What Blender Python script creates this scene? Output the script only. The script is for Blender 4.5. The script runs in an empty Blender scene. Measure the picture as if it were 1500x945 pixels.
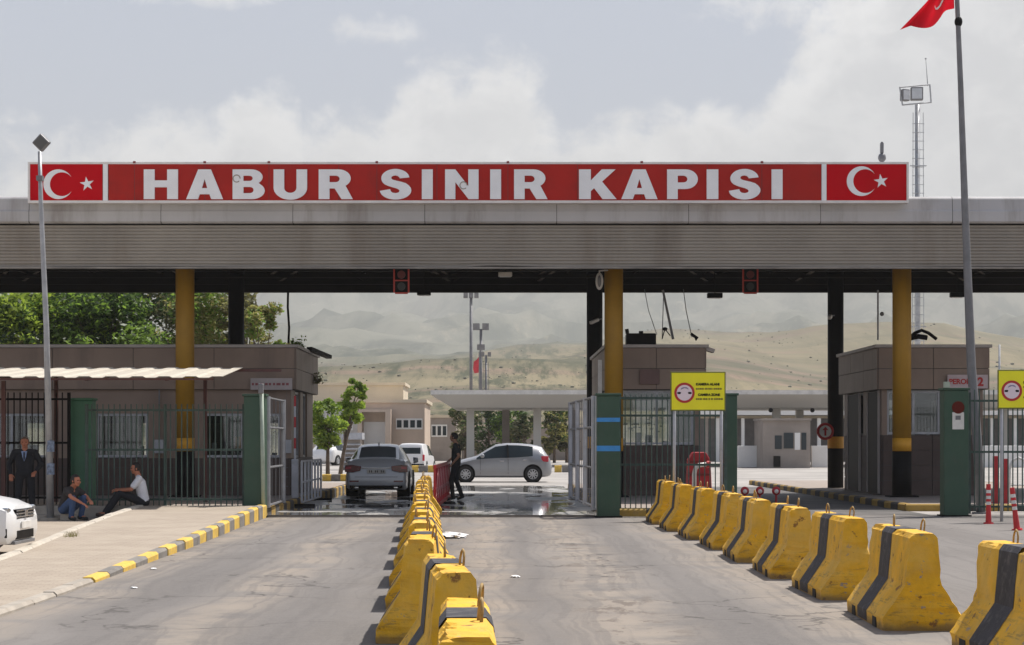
import bpy, bmesh, math, random
from mathutils import Vector, Matrix, noise
R = math.radians
random.seed(7)
SC = bpy.context.scene
COL = SC.collection

# ------------------------------------------------------------------ camera
EYE = 1.55
FPX, VX, VY = 3000.0, 728.0, 647.0
cd = bpy.data.cameras.new("camera"); cam = bpy.data.objects.new("camera", cd); COL.objects.link(cam)
cam.location = (0, 0, EYE); cam.rotation_euler = (R(90), 0, 0)
cd.sensor_width = 36; cd.lens = FPX/1500*36
cd.shift_x = (750-VX)/1500; cd.shift_y = (VY-472.5)/1500
cd.clip_start = 0.1; cd.clip_end = 20000
SC.camera = cam

# ------------------------------------------------------------------ sun and sky
SUNV = Vector((0.44, 0.40, 1.0)).normalized()        # towards the sun: right of and behind the gate
elev = math.asin(SUNV.z); azim = math.atan2(SUNV.x, SUNV.y)
sl = bpy.data.lights.new("sun", 'SUN'); so = bpy.data.objects.new("sun", sl); COL.objects.link(so)
so.rotation_euler = SUNV.to_track_quat('Z', 'Y').to_euler(); so.location = (0, 0, 60)
sl.energy = 5.0; sl.angle = R(0.8); sl.color = (1.0, 0.955, 0.89)
SC.view_settings.view_transform = 'Standard'; SC.view_settings.look = 'None'
SC.view_settings.exposure = 0.36; SC.view_settings.gamma = 1.0; SC.view_settings.use_curve_mapping = False
CY = SC.cycles
CY.max_bounces = 6; CY.diffuse_bounces = 3; CY.glossy_bounces = 3; CY.transmission_bounces = 4; CY.volume_bounces = 1
CY.transparent_max_bounces = 8; CY.use_denoising = True; CY.caustics_reflective = False; CY.caustics_refractive = False
CY.sample_clamp_indirect = 4.0

def lin(c):
    c = c/255.0
    return c/12.92 if c <= 0.04045 else ((c+0.055)/1.055)**2.4
def rgb(r, g, b): return (lin(r), lin(g), lin(b), 1.0)

class NT:
    def __init__(s, t): s.t = t; s.n = t.nodes; s.l = t.links
    def add(s, typ, **kw):
        n = s.n.new(typ)
        for k, v in kw.items(): setattr(n, k, v)
        return n
    def put(s, sock, v):
        if isinstance(v, bpy.types.NodeSocket): s.l.new(v, sock)
        elif v is not None: sock.default_value = v
    def m(s, op, a, b=None, c=None, clamp=False):
        n = s.add('ShaderNodeMath', operation=op); n.use_clamp = clamp
        s.put(n.inputs[0], a); s.put(n.inputs[1], b)
        if c is not None: s.put(n.inputs[2], c)
        return n.outputs[0]
    def mr(s, v, a, b, c=0.0, d=1.0, smooth=True):
        n = s.add('ShaderNodeMapRange'); n.interpolation_type = 'SMOOTHSTEP' if smooth else 'LINEAR'
        for i, x in enumerate((v, a, b, c, d)): s.put(n.inputs[i], x)
        return n.outputs[0]
    def noise(s, vec, scale, detail=4, rough=0.55, dist=0.0):
        n = s.add('ShaderNodeTexNoise'); s.put(n.inputs['Vector'], vec)
        n.inputs['Scale'].default_value = scale; n.inputs['Detail'].default_value = detail
        n.inputs['Roughness'].default_value = rough; n.inputs['Distortion'].default_value = dist
        return n.outputs['Fac']
    def mix(s, f, a, b, blend='MIX'):
        n = s.add('ShaderNodeMix', data_type='RGBA', blend_type=blend)
        s.put(n.inputs[0], f); s.put(n.inputs[6], a); s.put(n.inputs[7], b)
        return n.outputs[2]
    def comb(s, x, y, z=0.0):
        n = s.add('ShaderNodeCombineXYZ')
        for i, v in enumerate((x, y, z)): s.put(n.inputs[i], v)
        return n.outputs[0]
    def sep(s, v):
        n = s.add('ShaderNodeSeparateXYZ'); s.put(n.inputs[0], v); return n.outputs

w = bpy.data.worlds.new("World"); SC.world = w; w.use_nodes = True
T = NT(w.node_tree); T.n.clear()
out = T.add('ShaderNodeOutputWorld')
sky = T.add('ShaderNodeTexSky', sky_type='NISHITA'); sky.sun_disc = False
sky.sun_elevation = elev; sky.sun_rotation = azim; sky.air_density = 1.0; sky.dust_density = 2.5; sky.ozone_density = 1.0
b1 = T.add('ShaderNodeBackground'); b1.inputs['Strength'].default_value = 0.085; T.l.new(sky.outputs[0], b1.inputs['Color'])
tc = T.add('ShaderNodeTexCoord'); X, Y, Z = T.sep(tc.outputs['Generated'])
az = T.m('ARCTAN2', X, Y); el = T.m('ARCSINE', Z)
vec = T.comb(az, T.m('MULTIPLY', el, 1.25), 0.37)
n1 = T.noise(vec, 16.0, 9, 0.56, 0.25); n2 = T.noise(vec, 5.0, 4, 0.5)
# height of the cloud bank's top over azimuth (radians), rising towards the right
def hump(px, py, hw, hh):
    q = T.m('DIVIDE', T.m('SUBTRACT', az, math.atan((px-VX)/FPX)), hw/FPX)
    return T.m('MULTIPLY', T.m('SQRT', T.m('MAXIMUM', T.m('SUBTRACT', 1.0, T.m('MULTIPLY', q, q)), 0.0)), hh/FPX)
h0 = T.mr(az, -0.19, -0.12, 0.110, 0.148)
for a_ in ((378, 0, 66, 78), (270, 0, 90, 36), (640, 0, 90, 74), (745, 0, 85, 90), (885, 0, 75, 72), (1030, 0, 95, 84), (1160, 0, 100, 76), (520, 0, 80, 40)):
    h0 = T.m('MAXIMUM', h0, T.m('ADD', hump(*a_), 0.1490))
h0 = T.m('ADD', h0, T.mr(az, 0.12, 0.24, 0.0, 0.16))
d = T.m('ADD', T.m('MULTIPLY', T.m('SUBTRACT', h0, el), 30.0), T.m('ADD', T.m('MULTIPLY', T.m('SUBTRACT', n1, 0.5), 3.6), T.m('MULTIPLY', T.m('SUBTRACT', T.noise(vec, 60.0, 8, 0.62, 0.4), 0.5), 1.6)))
d = T.m('ADD', d, T.m('MULTIPLY', T.m('SUBTRACT', n2, 0.5), 0.8))
bank = T.mr(d, -0.2, 0.75)
def blob(px, py, rx, ry):
    a0 = math.atan((px-VX)/FPX); e0 = math.atan((VY-py)/FPX)
    dx = T.m('DIVIDE', T.m('SUBTRACT', az, a0), rx/FPX); dy = T.m('DIVIDE', T.m('SUBTRACT', el, e0), ry/FPX)
    q = T.m('ADD', T.m('MULTIPLY', dx, dx), T.m('MULTIPLY', dy, dy))
    v = T.m('SUBTRACT', T.m('ADD', 0.8, T.m('ADD', T.m('MULTIPLY', T.m('SUBTRACT', n1, 0.5), 5.5), T.m('MULTIPLY', T.m('SUBTRACT', T.noise(vec, 46.0, 8, 0.62, 0.4), 0.5), 4.0))), q)
    return T.m('MULTIPLY', T.mr(v, -0.2, 1.5), 0.8)
bl = T.m('MAXIMUM', blob(540, 48, 78, 26), T.m('MAXIMUM', blob(270, 0, 150, 20), blob(1090, 22, 120, 34)))
cl = T.m('MAXIMUM', T.m('MULTIPLY', T.m('MULTIPLY', bank, 0.95), T.mr(el, 0.35, 0.8, 1.0, 0.25)), T.m('MULTIPLY', bl, 0.9))
n3 = T.noise(vec, 34.0, 8, 0.6, 0.3)
shade = T.m('ADD', T.m('MULTIPLY', T.mr(n3, 0.38, 0.62), 0.45), T.m('MULTIPLY', T.mr(d, 0.3, 2.2), 0.55))
ccol = T.mix(shade, (0.80, 0.80, 0.80, 1), (0.56, 0.57, 0.59, 1))
cb = T.add('ShaderNodeBackground'); T.l.new(ccol, cb.inputs['Color']); cb.inputs['Strength'].default_value = 1.0
veil = T.add('ShaderNodeBackground'); veil.inputs['Color'].default_value = (0.405, 0.455, 0.565, 1); veil.inputs['Strength'].default_value = 1.0
mx0 = T.add('ShaderNodeMixShader'); T.l.new(T.mr(el, 0.25, 0.9, 0.80, 0.10), mx0.inputs[0])
T.l.new(b1.outputs[0], mx0.inputs[1]); T.l.new(veil.outputs[0], mx0.inputs[2])
mx = T.add('ShaderNodeMixShader'); T.l.new(cl, mx.inputs[0]); T.l.new(mx0.outputs[0], mx.inputs[1]); T.l.new(cb.outputs[0], mx.inputs[2])
T.l.new(mx.outputs[0], out.inputs['Surface'])

# ------------------------------------------------------------------ materials
MATS = {}
def mat(name, col, rough=0.8, var=0.12, scale=2.0, metal=0.0, bump=0.0, bscale=None, dirt=None, dirtamt=0.0, dscale=1.0, trans=0.0, spec=0.5, streak=False, coat=0.0):
    if name in MATS: return MATS[name]
    m = bpy.data.materials.new(name); m.use_nodes = True; MATS[name] = m
    t = NT(m.node_tree); bs = t.n['Principled BSDF']
    co = t.add('ShaderNodeTexCoord').outputs['Object']
    if streak:
        mp = t.add('ShaderNodeMapping'); mp.inputs['Scale'].default_value = (1, 1, 0.12); t.l.new(co, mp.inputs[0]); sco = mp.outputs[0]
    else: sco = co
    c = tuple(col[:3])+(1,)
    n = t.noise(co, scale, 5, 0.6)
    lo = tuple(x*(1-var) for x in c[:3])+(1,); hi = tuple(min(1, x*(1+var)) for x in c[:3])+(1,)
    cc = t.mix(t.mr(n, 0.3, 0.7), lo, hi)
    if dirt:
        dn = t.noise(sco, dscale, 7, 0.65)
        cc = t.mix(t.m('MULTIPLY', t.mr(dn, 0.48, 0.72), dirtamt), cc, tuple(dirt[:3])+(1,))
    t.l.new(cc, bs.inputs['Base Color'])
    bs.inputs['Roughness'].default_value = rough; bs.inputs['Metallic'].default_value = metal
    bs.inputs['Specular IOR Level'].default_value = spec
    bs.inputs['Coat Weight'].default_value = coat
    if bump:
        b = t.add('ShaderNodeBump'); b.inputs['Strength'].default_value = bump; b.inputs['Distance'].default_value = 0.02
        t.l.new(t.noise(co, bscale or scale*8, 6, 0.65), b.inputs['Height']); t.l.new(b.outputs[0], bs.inputs['Normal'])
    if trans:
        tr = t.add('ShaderNodeBsdfTranslucent'); t.l.new(cc, tr.inputs['Color'])
        ms = t.add('ShaderNodeMixShader'); ms.inputs[0].default_value = trans
        o = t.n['Material Output']; t.l.new(bs.outputs[0], ms.inputs[1]); t.l.new(tr.outputs[0], ms.inputs[2]); t.l.new(ms.outputs[0], o.inputs['Surface'])
    return m

def layer_wear(m):
    t = NT(m.node_tree); bs = t.n['Principled BSDF']; co = t.add('ShaderNodeTexCoord').outputs['Object']
    oi = t.add('ShaderNodeObjectInfo').outputs['Random']; off = t.comb(t.m('MULTIPLY', oi, 37.0), t.m('MULTIPLY', oi, 91.0), 0.0)
    ad = t.add('ShaderNodeVectorMath', operation='ADD'); t.l.new(co, ad.inputs[0]); t.l.new(off, ad.inputs[1]); v = ad.outputs[0]
    c = bs.inputs['Base Color'].links[0].from_socket; x, y, z = t.sep(co)
    faded = t.m('MULTIPLY', t.mr(t.noise(v, 1.7, 6, 0.65), 0.42, 0.66), 0.45)
    c = t.mix(faded, c, (0.70, 0.47, 0.13, 1))
    chip = t.m('MULTIPLY', t.mr(t.noise(v, 11.0, 7, 0.7), 0.595, 0.63), t.mr(t.noise(v, 2.3, 3), 0.44, 0.56))
    c = t.mix(chip, c, (0.30, 0.25, 0.20, 1))
    rust = t.m('MULTIPLY', t.mr(t.noise(v, 7.0, 5, 0.6), 0.625, 0.67), 0.8); c = t.mix(rust, c, (0.16, 0.055, 0.02, 1))
    scr = t.m('MULTIPLY', t.mr(t.noise(t.comb(t.m('MULTIPLY', x, 3.0), t.m('MULTIPLY', y, 1.2), t.m('MULTIPLY', z, 14.0)), 2.0, 6, 0.7), 0.53, 0.62), t.mr(z, 0.5, 0.15))
    c = t.mix(t.m('MULTIPLY', scr, 0.45), c, (0.11, 0.09, 0.06, 1))
    foot = t.mr(t.m('ADD', z, t.m('MULTIPLY', t.noise(v, 6.0, 5), 0.12)), 0.08, 0.15, 0.7, 0.0); c = t.mix(foot, c, (0.16, 0.11, 0.06, 1))
    t.l.new(c, bs.inputs['Base Color'])
M_YEL = mat('barrier_yellow', (0.76, 0.41, 0.008), 0.78, 0.14, 3.0, bump=0.5, bscale=30, dirt=(0.34, 0.20, 0.05), dirtamt=0.45, dscale=4.5)
layer_wear(M_YEL)
M_STRIPE = mat('black_paint_stripe', (0.020, 0.018, 0.024), 0.7, 0.3, 6, bump=0.3, dirt=(0.16, 0.15, 0.14), dirtamt=0.55, dscale=9)
M_REBAR = mat('rusty_painted_rebar', (0.30, 0.19, 0.06), 0.7, 0.3, 20)
M_COLY = mat('column_yellow', (0.38, 0.20, 0.010), 0.6, 0.12, 1.2, dirt=(0.16, 0.10, 0.03), dirtamt=0.55, dscale=1.4, streak=True)
M_COLO = mat('column_orange', (0.62, 0.30, 0.015), 0.6, 0.1, 3)
M_BLACK = mat('black_metal', (0.006, 0.0055, 0.006), 0.6, 0.3, 3, spec=0.12)
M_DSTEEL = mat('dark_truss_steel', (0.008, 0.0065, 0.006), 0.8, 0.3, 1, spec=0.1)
M_LSTEEL = mat('grey_truss_steel', (0.24, 0.22, 0.20), 0.6, 0.3, 1)
M_CAP = mat('cap_sheet', (0.44, 0.43, 0.435), 0.5, 0.10, 0.4, dirt=(0.20, 0.17, 0.15), dirtamt=0.6, dscale=1.6, streak=True)
M_LOUV = mat('louvre_sheet', (0.285, 0.255, 0.22), 0.55, 0.12, 0.45, dirt=(0.17, 0.135, 0.105), dirtamt=0.45, dscale=0.8, streak=True)
M_SEAM = mat('seam_dark', (0.08, 0.075, 0.07), 0.8)
M_RED = mat('sign_red', (0.42, 0.020, 0.015), 0.6, 0.07, 0.8, dirt=(0.26, 0.025, 0.02), dirtamt=0.5, dscale=1.2, spec=0.15)
M_FRED = mat('flag_red', (0.52, 0.0005, 0.008), 0.6, 0.05, 1, spec=0.1)
M_WHITE = mat('sign_white', (0.84, 0.84, 0.86), 0.5, 0.04, 2)
M_FRAME = mat('sign_frame', (0.72, 0.68, 0.66), 0.5, 0.08, 2)
M_CLOTH = mat('flag_cloth', (0.62, 0.006, 0.02), 0.8, 0.05, 2, trans=0.5)
M_CLOTHW = mat('flag_cloth_white', (0.8, 0.78, 0.78), 0.8, 0.05, 2)
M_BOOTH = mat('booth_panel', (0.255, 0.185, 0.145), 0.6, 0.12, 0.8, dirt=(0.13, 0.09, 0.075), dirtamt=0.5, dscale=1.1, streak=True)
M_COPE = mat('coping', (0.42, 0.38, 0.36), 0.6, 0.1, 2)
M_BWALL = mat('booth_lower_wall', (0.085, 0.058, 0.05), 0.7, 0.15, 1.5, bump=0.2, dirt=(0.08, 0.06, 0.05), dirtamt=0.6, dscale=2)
M_GREEN = mat('gate_green', (0.024, 0.070, 0.042), 0.5, 0.15, 1.5, dirt=(0.05, 0.06, 0.045), dirtamt=0.6, dscale=3)
M_GREENP = mat('gate_green_bright', (0.035, 0.15, 0.085), 0.5, 0.15, 1.5)
M_FENCE = mat('fence_green', (0.045, 0.080, 0.066), 0.6, 0.3, 3)
M_GPIPE = mat('pale_green_pipe', (0.34, 0.40, 0.33), 0.5, 0.15, 3)
M_GREY = mat('galvanised', (0.33, 0.34, 0.36), 0.45, 0.15, 4, metal=0.3)
M_PGREY = mat('painted_grey', (0.42, 0.43, 0.46), 0.5, 0.12, 3, dirt=(0.2, 0.18, 0.17), dirtamt=0.4, dscale=4)
M_DGREY = mat('pole_grey', (0.17, 0.17, 0.18), 0.5, 0.15, 3, metal=0.2)
M_AWN = mat('awning_sheet', (0.50, 0.455, 0.38), 0.6, 0.08, 2, dirt=(0.45, 0.38, 0.28), dirtamt=0.5, dscale=3)
M_RBROWN = mat('redbrown_steel', (0.10, 0.035, 0.03), 0.6, 0.2, 3)
M_SGN = mat('sign_yellow', (0.86, 0.80, 0.0), 0.4, 0.04, 2)
M_SRED = mat('sign_ring_red', (0.45, 0.015, 0.015), 0.5, 0.05, 2)
M_PINKW = mat('sign_face_pale', (0.80, 0.68, 0.74), 0.5, 0.05, 2)
M_BLUE = mat('blue_tape', (0.03, 0.25, 0.62), 0.4, 0.1, 4)
M_BRED = mat('bollard_red', (0.50, 0.012, 0.018), 0.45, 0.1, 4)
M_REDM = mat('plastic_red', (0.38, 0.012, 0.02), 0.5, 0.2, 4)
M_WOFF = mat('offwhite', (0.68, 0.66, 0.63), 0.5, 0.1, 3)
M_KY = mat('kerb_yellow', (0.66, 0.43, 0.07), 0.8, 0.15, 5, bump=0.3, dirt=(0.35, 0.3, 0.22), dirtamt=0.5, dscale=6)
M_KB = mat('kerb_black', (0.19, 0.175, 0.16), 0.8, 0.2, 5, bump=0.3, dirt=(0.3, 0.27, 0.22), dirtamt=0.5, dscale=6)
M_KC = mat('kerb_concrete', (0.36, 0.32, 0.27), 0.85, 0.15, 3, bump=0.3, dirt=(0.22, 0.18, 0.14), dirtamt=0.5, dscale=2)
M_CONC = mat('island_concrete', (0.30, 0.25, 0.215), 0.85, 0.15, 1, bump=0.2, dirt=(0.16, 0.13, 0.11), dirtamt=0.5, dscale=1)
M_TYRE = mat('tyre_rubber', (0.018, 0.018, 0.019), 0.8, 0.2, 8)
M_RIM = mat('rim_alloy', (0.52, 0.53, 0.55), 0.35, 0.1, 8, metal=0.6)
M_GLASS = mat('dark_glass', (0.025, 0.035, 0.042), 0.06, 0.1, 1, spec=0.22)
M_SILV = mat('silver_paint', (0.36, 0.365, 0.38), 0.3, 0.03, 2, metal=0.35, coat=0.6)
M_GCAR = mat('grey_paint', (0.56, 0.58, 0.62), 0.3, 0.03, 2, metal=0.12, coat=0.6)
M_WCAR = mat('white_paint', (0.78, 0.78, 0.78), 0.3, 0.02, 2, coat=0.5)
M_TAIL = mat('tail_lamp', (0.16, 0.008, 0.015), 0.2, 0.1, 8, coat=0.6)
M_TAILR = mat('tail_lamp_bright', (0.55, 0.02, 0.05), 0.2, 0.1, 8, coat=0.6)
M_HEAD = mat('head_lamp', (0.45, 0.47, 0.50), 0.12, 0.3, 14, metal=0.5, coat=0.8)
M_CHROME = mat('chrome', (0.6, 0.6, 0.62), 0.2, 0.05, 3, metal=0.9)
M_BEIGE = mat('beige_render', (0.56, 0.45, 0.36), 0.85, 0.08, 0.3, dirt=(0.35, 0.26, 0.2), dirtamt=0.4, dscale=0.4)
M_CREAM = mat('cream_render', (0.62, 0.53, 0.40), 0.85, 0.08, 0.3)
M_STONE = mat('grey_stone', (0.30, 0.26, 0.23), 0.85, 0.15, 0.6)
M_FCAN = mat('far_canopy_grey', (0.50, 0.48, 0.44), 0.6, 0.05, 0.2)
M_LIT = mat('pale_roller_door', (0.75, 0.74, 0.72), 0.6, 0.04, 1)
M_SKIN = mat('skin', (0.34, 0.17, 0.105), 0.6, 0.1, 12)
M_SKIN2 = mat('skin_ruddy', (0.42, 0.16, 0.09), 0.6, 0.1, 12)
M_HAIR = mat('dark_hair', (0.016, 0.012, 0.01), 0.7, 0.3, 40)
M_GHAIR = mat('grey_hair', (0.12, 0.08, 0.06), 0.7, 0.3, 40)
M_SUIT = mat('dark_suit', (0.012, 0.013, 0.018), 0.85, 0.2, 10)
M_BSHIRT = mat('blue_shirt', (0.22, 0.30, 0.50), 0.8, 0.1, 10)
M_WSHIRT = mat('white_shirt', (0.72, 0.72, 0.76), 0.8, 0.06, 8)
M_JEANS = mat('blue_jeans', (0.04, 0.08, 0.18), 0.85, 0.2, 10)
M_TEE = mat('dark_tshirt', (0.02, 0.022, 0.024), 0.85, 0.2, 10)
M_BRSHOE = mat('brown_shoe', (0.05, 0.03, 0.022), 0.6, 0.2, 10)
M_BARK = mat('bark', (0.13, 0.095, 0.07), 0.9, 0.25, 6, bump=0.4)
def leafmat(n, c): return mat(n, c, 0.5, 0.35, 0.9, trans=0.5)
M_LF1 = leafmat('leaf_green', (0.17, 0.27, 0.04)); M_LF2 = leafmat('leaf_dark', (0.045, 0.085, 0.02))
M_LF3 = leafmat('leaf_yellowish', (0.30, 0.28, 0.09)); M_LF4 = leafmat('leaf_bright', (0.30, 0.40, 0.05)); M_LF5 = leafmat('leaf_olive', (0.17, 0.17, 0.08))  # the bright leaf colour also serves as painted sunlight on dark crowns
def winmat():
    m = bpy.data.materials.new('window_glass'); m.use_nodes = True; t = NT(m.node_tree); t.n.clear(); o = t.add('ShaderNodeOutputMaterial')
    tr = t.add('ShaderNodeBsdfTransparent'); tr.inputs['Color'].default_value = (.62, .66, .66, 1); gl = t.add('ShaderNodeBsdfGlossy'); gl.inputs['Roughness'].default_value = .03; gl.inputs['Color'].default_value = (.8, .8, .8, 1)
    ms = t.add('ShaderNodeMixShader'); ms.inputs[0].default_value = .10; t.l.new(tr.outputs[0], ms.inputs[1]); t.l.new(gl.outputs[0], ms.inputs[2]); t.l.new(ms.outputs[0], o.inputs['Surface']); return m
M_WIN = winmat()
M_PAPER = mat('paper_litter', (0.8, 0.8, 0.8), 0.8)

# ------------------------------------------------------------------ helpers
def W(px, py, D): return Vector(((px-VX)*D/FPX, D, EYE+(VY-py)*D/FPX))
def WX(px, D): return (px-VX)*D/FPX
def WZ(py, D): return EYE+(VY-py)*D/FPX

class MB:
    def __init__(s, off=(0, 0, 0)): s.b = bmesh.new(); s.off = Vector(off)
    def _x(s, vs, M=None):
        for v in vs:
            if M is not None: v.co = M @ v.co
    def box(s, x0, x1, y0, y1, z0, z1, M=None):
        vs = [s.b.verts.new((x, y, z)) for z in (z0, z1) for x, y in ((x0, y0), (x1, y0), (x1, y1), (x0, y1))]
        for f in ((3, 2, 1, 0), (4, 5, 6, 7), (0, 1, 5, 4), (1, 2, 6, 5), (2, 3, 7, 6), (3, 0, 4, 7)):
            s.b.faces.new([vs[i] for i in f])
        s._x(vs, M); return s
    def seg(s, p, q, w, h, z=None):
        """box beam between p and q, w wide, h high"""
        p, q = Vector(p), Vector(q); d = q-p; L = d.length
        if L < 1e-6: return s
        d.normalize(); up = Vector((0, 0, 1)) if abs(d.z) < 0.95 else Vector((0, 1, 0))
        sd = d.cross(up).normalized(); u = sd.cross(d)
        M = Matrix((sd.to_4d(), d.to_4d(), u.to_4d(), (0, 0, 0, 1))).transposed()
        for i in range(3): M[3][i] = 0
        M.translation = p
        return s.box(-w/2, w/2, 0, L, -h/2, h/2, M)
    def tube(s, p, q, r0, r1=None, n=10, cap=True):
        p, q = Vector(p), Vector(q); r1 = r0 if r1 is None else r1
        d = (q-p).normalized(); a = d.orthogonal().normalized(); b = d.cross(a)
        A = []; B = []
        for i in range(n):
            t = 2*math.pi*i/n; o = a*math.cos(t)+b*math.sin(t)
            A.append(s.b.verts.new(p+o*r0)); B.append(s.b.verts.new(q+o*r1))
        for i in range(n): s.b.faces.new((A[i], A[(i+1) % n], B[(i+1) % n], B[i]))
        if cap: s.b.faces.new(A[::-1]); s.b.faces.new(B)
        return s
    def path(s, pts, r, n=8):
        pts = [Vector(p) for p in pts]; rings = []
        a = None
        for i, p in enumerate(pts):
            d = (pts[min(i+1, len(pts)-1)]-pts[max(i-1, 0)]).normalized()
            a = (d.orthogonal() if a is None else (a-d*a.dot(d))).normalized(); b = d.cross(a)
            rr = r[i] if isinstance(r, (list, tuple)) else r
            rings.append([s.b.verts.new(p+(a*math.cos(2*math.pi*k/n)+b*math.sin(2*math.pi*k/n))*rr) for k in range(n)])
        for A, B in zip(rings, rings[1:]):
            for k in range(n): s.b.faces.new((A[k], A[(k+1) % n], B[(k+1) % n], B[k]))
        s.b.faces.new(rings[0][::-1]); s.b.faces.new(rings[-1]); return s
    def ell(s, c, r, n=14, m=10, M=None):
        vs = bmesh.ops.create_uvsphere(s.b, u_segments=n, v_segments=m, radius=1)['verts']
        r = (r, r, r) if isinstance(r, (int, float)) else r
        for v in vs:
            v.co = Vector((v.co.x*r[0], v.co.y*r[1], v.co.z*r[2]))
            if M is not None: v.co = M @ v.co
            v.co += Vector(c)
        return s
    def prism(s, pts, axis, a, b):
        """extrude polygon pts (2-tuples) along axis ('x','y','z') from a to b"""
        def P(u, v, w): return {'x': (w, u, v), 'y': (u, w, v), 'z': (u, v, w)}[axis]
        A = [s.b.verts.new(P(u, v, a)) for u, v in pts]; B = [s.b.verts.new(P(u, v, b)) for u, v in pts]
        n = len(pts)
        for i in range(n): s.b.faces.new((A[i], A[(i+1) % n], B[(i+1) % n], B[i]))
        s.b.faces.new(A[::-1]); s.b.faces.new(B); return s
    def quad(s, *p): s.b.faces.new([s.b.verts.new(v) for v in p]); return s
    def build(s, name, m, parent=None, smooth=False, bevel=0.0, segs=2, loc=None, mods=None):
        if s.off.length:
            for v in s.b.verts: v.co -= s.off
        bmesh.ops.recalc_face_normals(s.b, faces=s.b.faces[:]) if not getattr(s, 'keep', False) else None
        me = bpy.data.meshes.new(name); s.b.to_mesh(me); s.b.free()
        if smooth:
            me.polygons.foreach_set('use_smooth', [True]*len(me.polygons))
        if isinstance(m, (list, tuple)):
            for x in m: me.materials.append(x)
        else: me.materials.append(m)
        o = bpy.data.objects.new(name, me); COL.objects.link(o)
        if parent: o.parent = parent
        if loc is not None: o.location = loc
        if bevel:
            bm = o.modifiers.new('bevel', 'BEVEL'); bm.width = bevel; bm.segments = segs; bm.limit_method = 'ANGLE'; bm.angle_limit = R(35)
        return o

def tag(o, label=None, cat=None, group=None, kind=None):
    if label: o['label'] = label
    if cat: o['category'] = cat
    if group: o['group'] = group
    if kind: o['kind'] = kind
    return o
def thing(name, label, cat, loc=(0, 0, 0), rz=0.0, group=None):
    o = bpy.data.objects.new(name, None); COL.objects.link(o); o.location = loc; o.rotation_euler = (0, 0, rz)
    o.empty_display_size = 0.3
    return tag(o, label, cat, group)
def dup(root, loc, rz=None, label=None, group=None):
    r = root.copy(); COL.objects.link(r); r.location = loc
    if rz is not None: r.rotation_euler = (0, 0, rz)
    if label: r['label'] = label
    if group: r['group'] = group
    def rec(a, b):
        for ch in list(a.children):
            c = ch.copy(); COL.objects.link(c); c.parent = b; rec(ch, c)
    rec(root, r); return r
TMP = bpy.data.scenes.new('scratch')
def evalmesh(o):
    TMP.collection.objects.link(o); vl = TMP.view_layers[0]; vl.update(); dg = vl.depsgraph
    me = bpy.data.meshes.new_from_object(o.evaluated_get(dg)); TMP.collection.objects.unlink(o); return me
def freeze(o):
    par = o.parent; o.parent = None
    me = evalmesh(o); o.parent = par
    o.modifiers.clear()
    if o.type == 'MESH': o.data = me; return o
    n = bpy.data.objects.new(o.name, me); COL.objects.link(n); n.parent = o.parent; n.matrix_local = o.matrix_local.copy()
    nm = o.name; bpy.data.objects.remove(o); n.name = nm; return n
def shape2d(name, loops, m, depth, parent=None, M=None):
    """flat shape with holes lying in x-z, facing -y, depth thick"""
    cu = bpy.data.curves.new(name, 'CURVE'); cu.dimensions = '2D'; cu.fill_mode = 'BOTH'; cu.extrude = depth/2
    for lp in loops:
        sp = cu.splines.new('POLY'); sp.points.add(len(lp)-1); sp.use_cyclic_u = True
        for i, (x, y) in enumerate(lp): sp.points[i].co = (x, y, 0, 1)
    o = bpy.data.objects.new(name, cu); o.data.materials.append(m)
    me = evalmesh(o)
    bpy.data.objects.remove(o)
    bq = bmesh.new(); bq.from_mesh(me); bmesh.ops.remove_doubles(bq, verts=bq.verts[:], dist=1e-5); bq.to_mesh(me); bq.free()
    me.transform(Matrix.Rotation(R(90), 4, 'X'))
    if M is not None: me.transform(M)
    me.materials.clear(); me.materials.append(m)
    for p in me.polygons: p.use_smooth = False
    n = bpy.data.objects.new(name, me); COL.objects.link(n); n.parent = parent; return n
def text(name, s, size, m, parent, loc, depth=0.004, bold=0.0, align='LEFT', sx=1.0, rot=None):
    cu = bpy.data.curves.new(name, 'FONT'); cu.body = s; cu.size = size; cu.extrude = depth/2; cu.offset = bold; cu.align_x = align
    o = bpy.data.objects.new(name, cu)
    me = evalmesh(o); bpy.data.objects.remove(o)
    me.transform(Matrix.Diagonal((sx, 1, 1, 1))); me.transform(Matrix.Rotation(R(90), 4, 'X'))
    if rot: me.transform(Matrix.Rotation(rot, 4, 'Z'))
    me.materials.clear(); me.materials.append(m)
    n = bpy.data.objects.new(name, me); COL.objects.link(n); n.parent = parent; n.location = loc; return n
def arc(cx, cy, rx, ry, a0, a1, n=14):
    return [(cx+rx*math.cos(R(a0+(a1-a0)*i/n)), cy+ry*math.sin(R(a0+(a1-a0)*i/n))) for i in range(n+1)]
def star(cx, cy, r, rot=180, k=0.382):
    return [(cx+(r if i % 2 == 0 else r*k)*math.cos(R(rot+36*i)), cy+(r if i % 2 == 0 else r*k)*math.sin(R(rot+36*i))) for i in range(10)]
def crescent(cx, cy, r, ri, dx, n=40):
    """outer circle minus an inner circle shifted right"""
    x = (r*r-ri*ri+dx*dx)/(2*dx); a = math.degrees(math.acos(max(-1, min(1, x/r)))); b = math.degrees(math.acos(max(-1, min(1, (x-dx)/ri))))
    return arc(cx, cy, r, r, a, 360-a, n)+arc(cx+dx, cy, ri, ri, 360-b, b, n)[1:-1]

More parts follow.
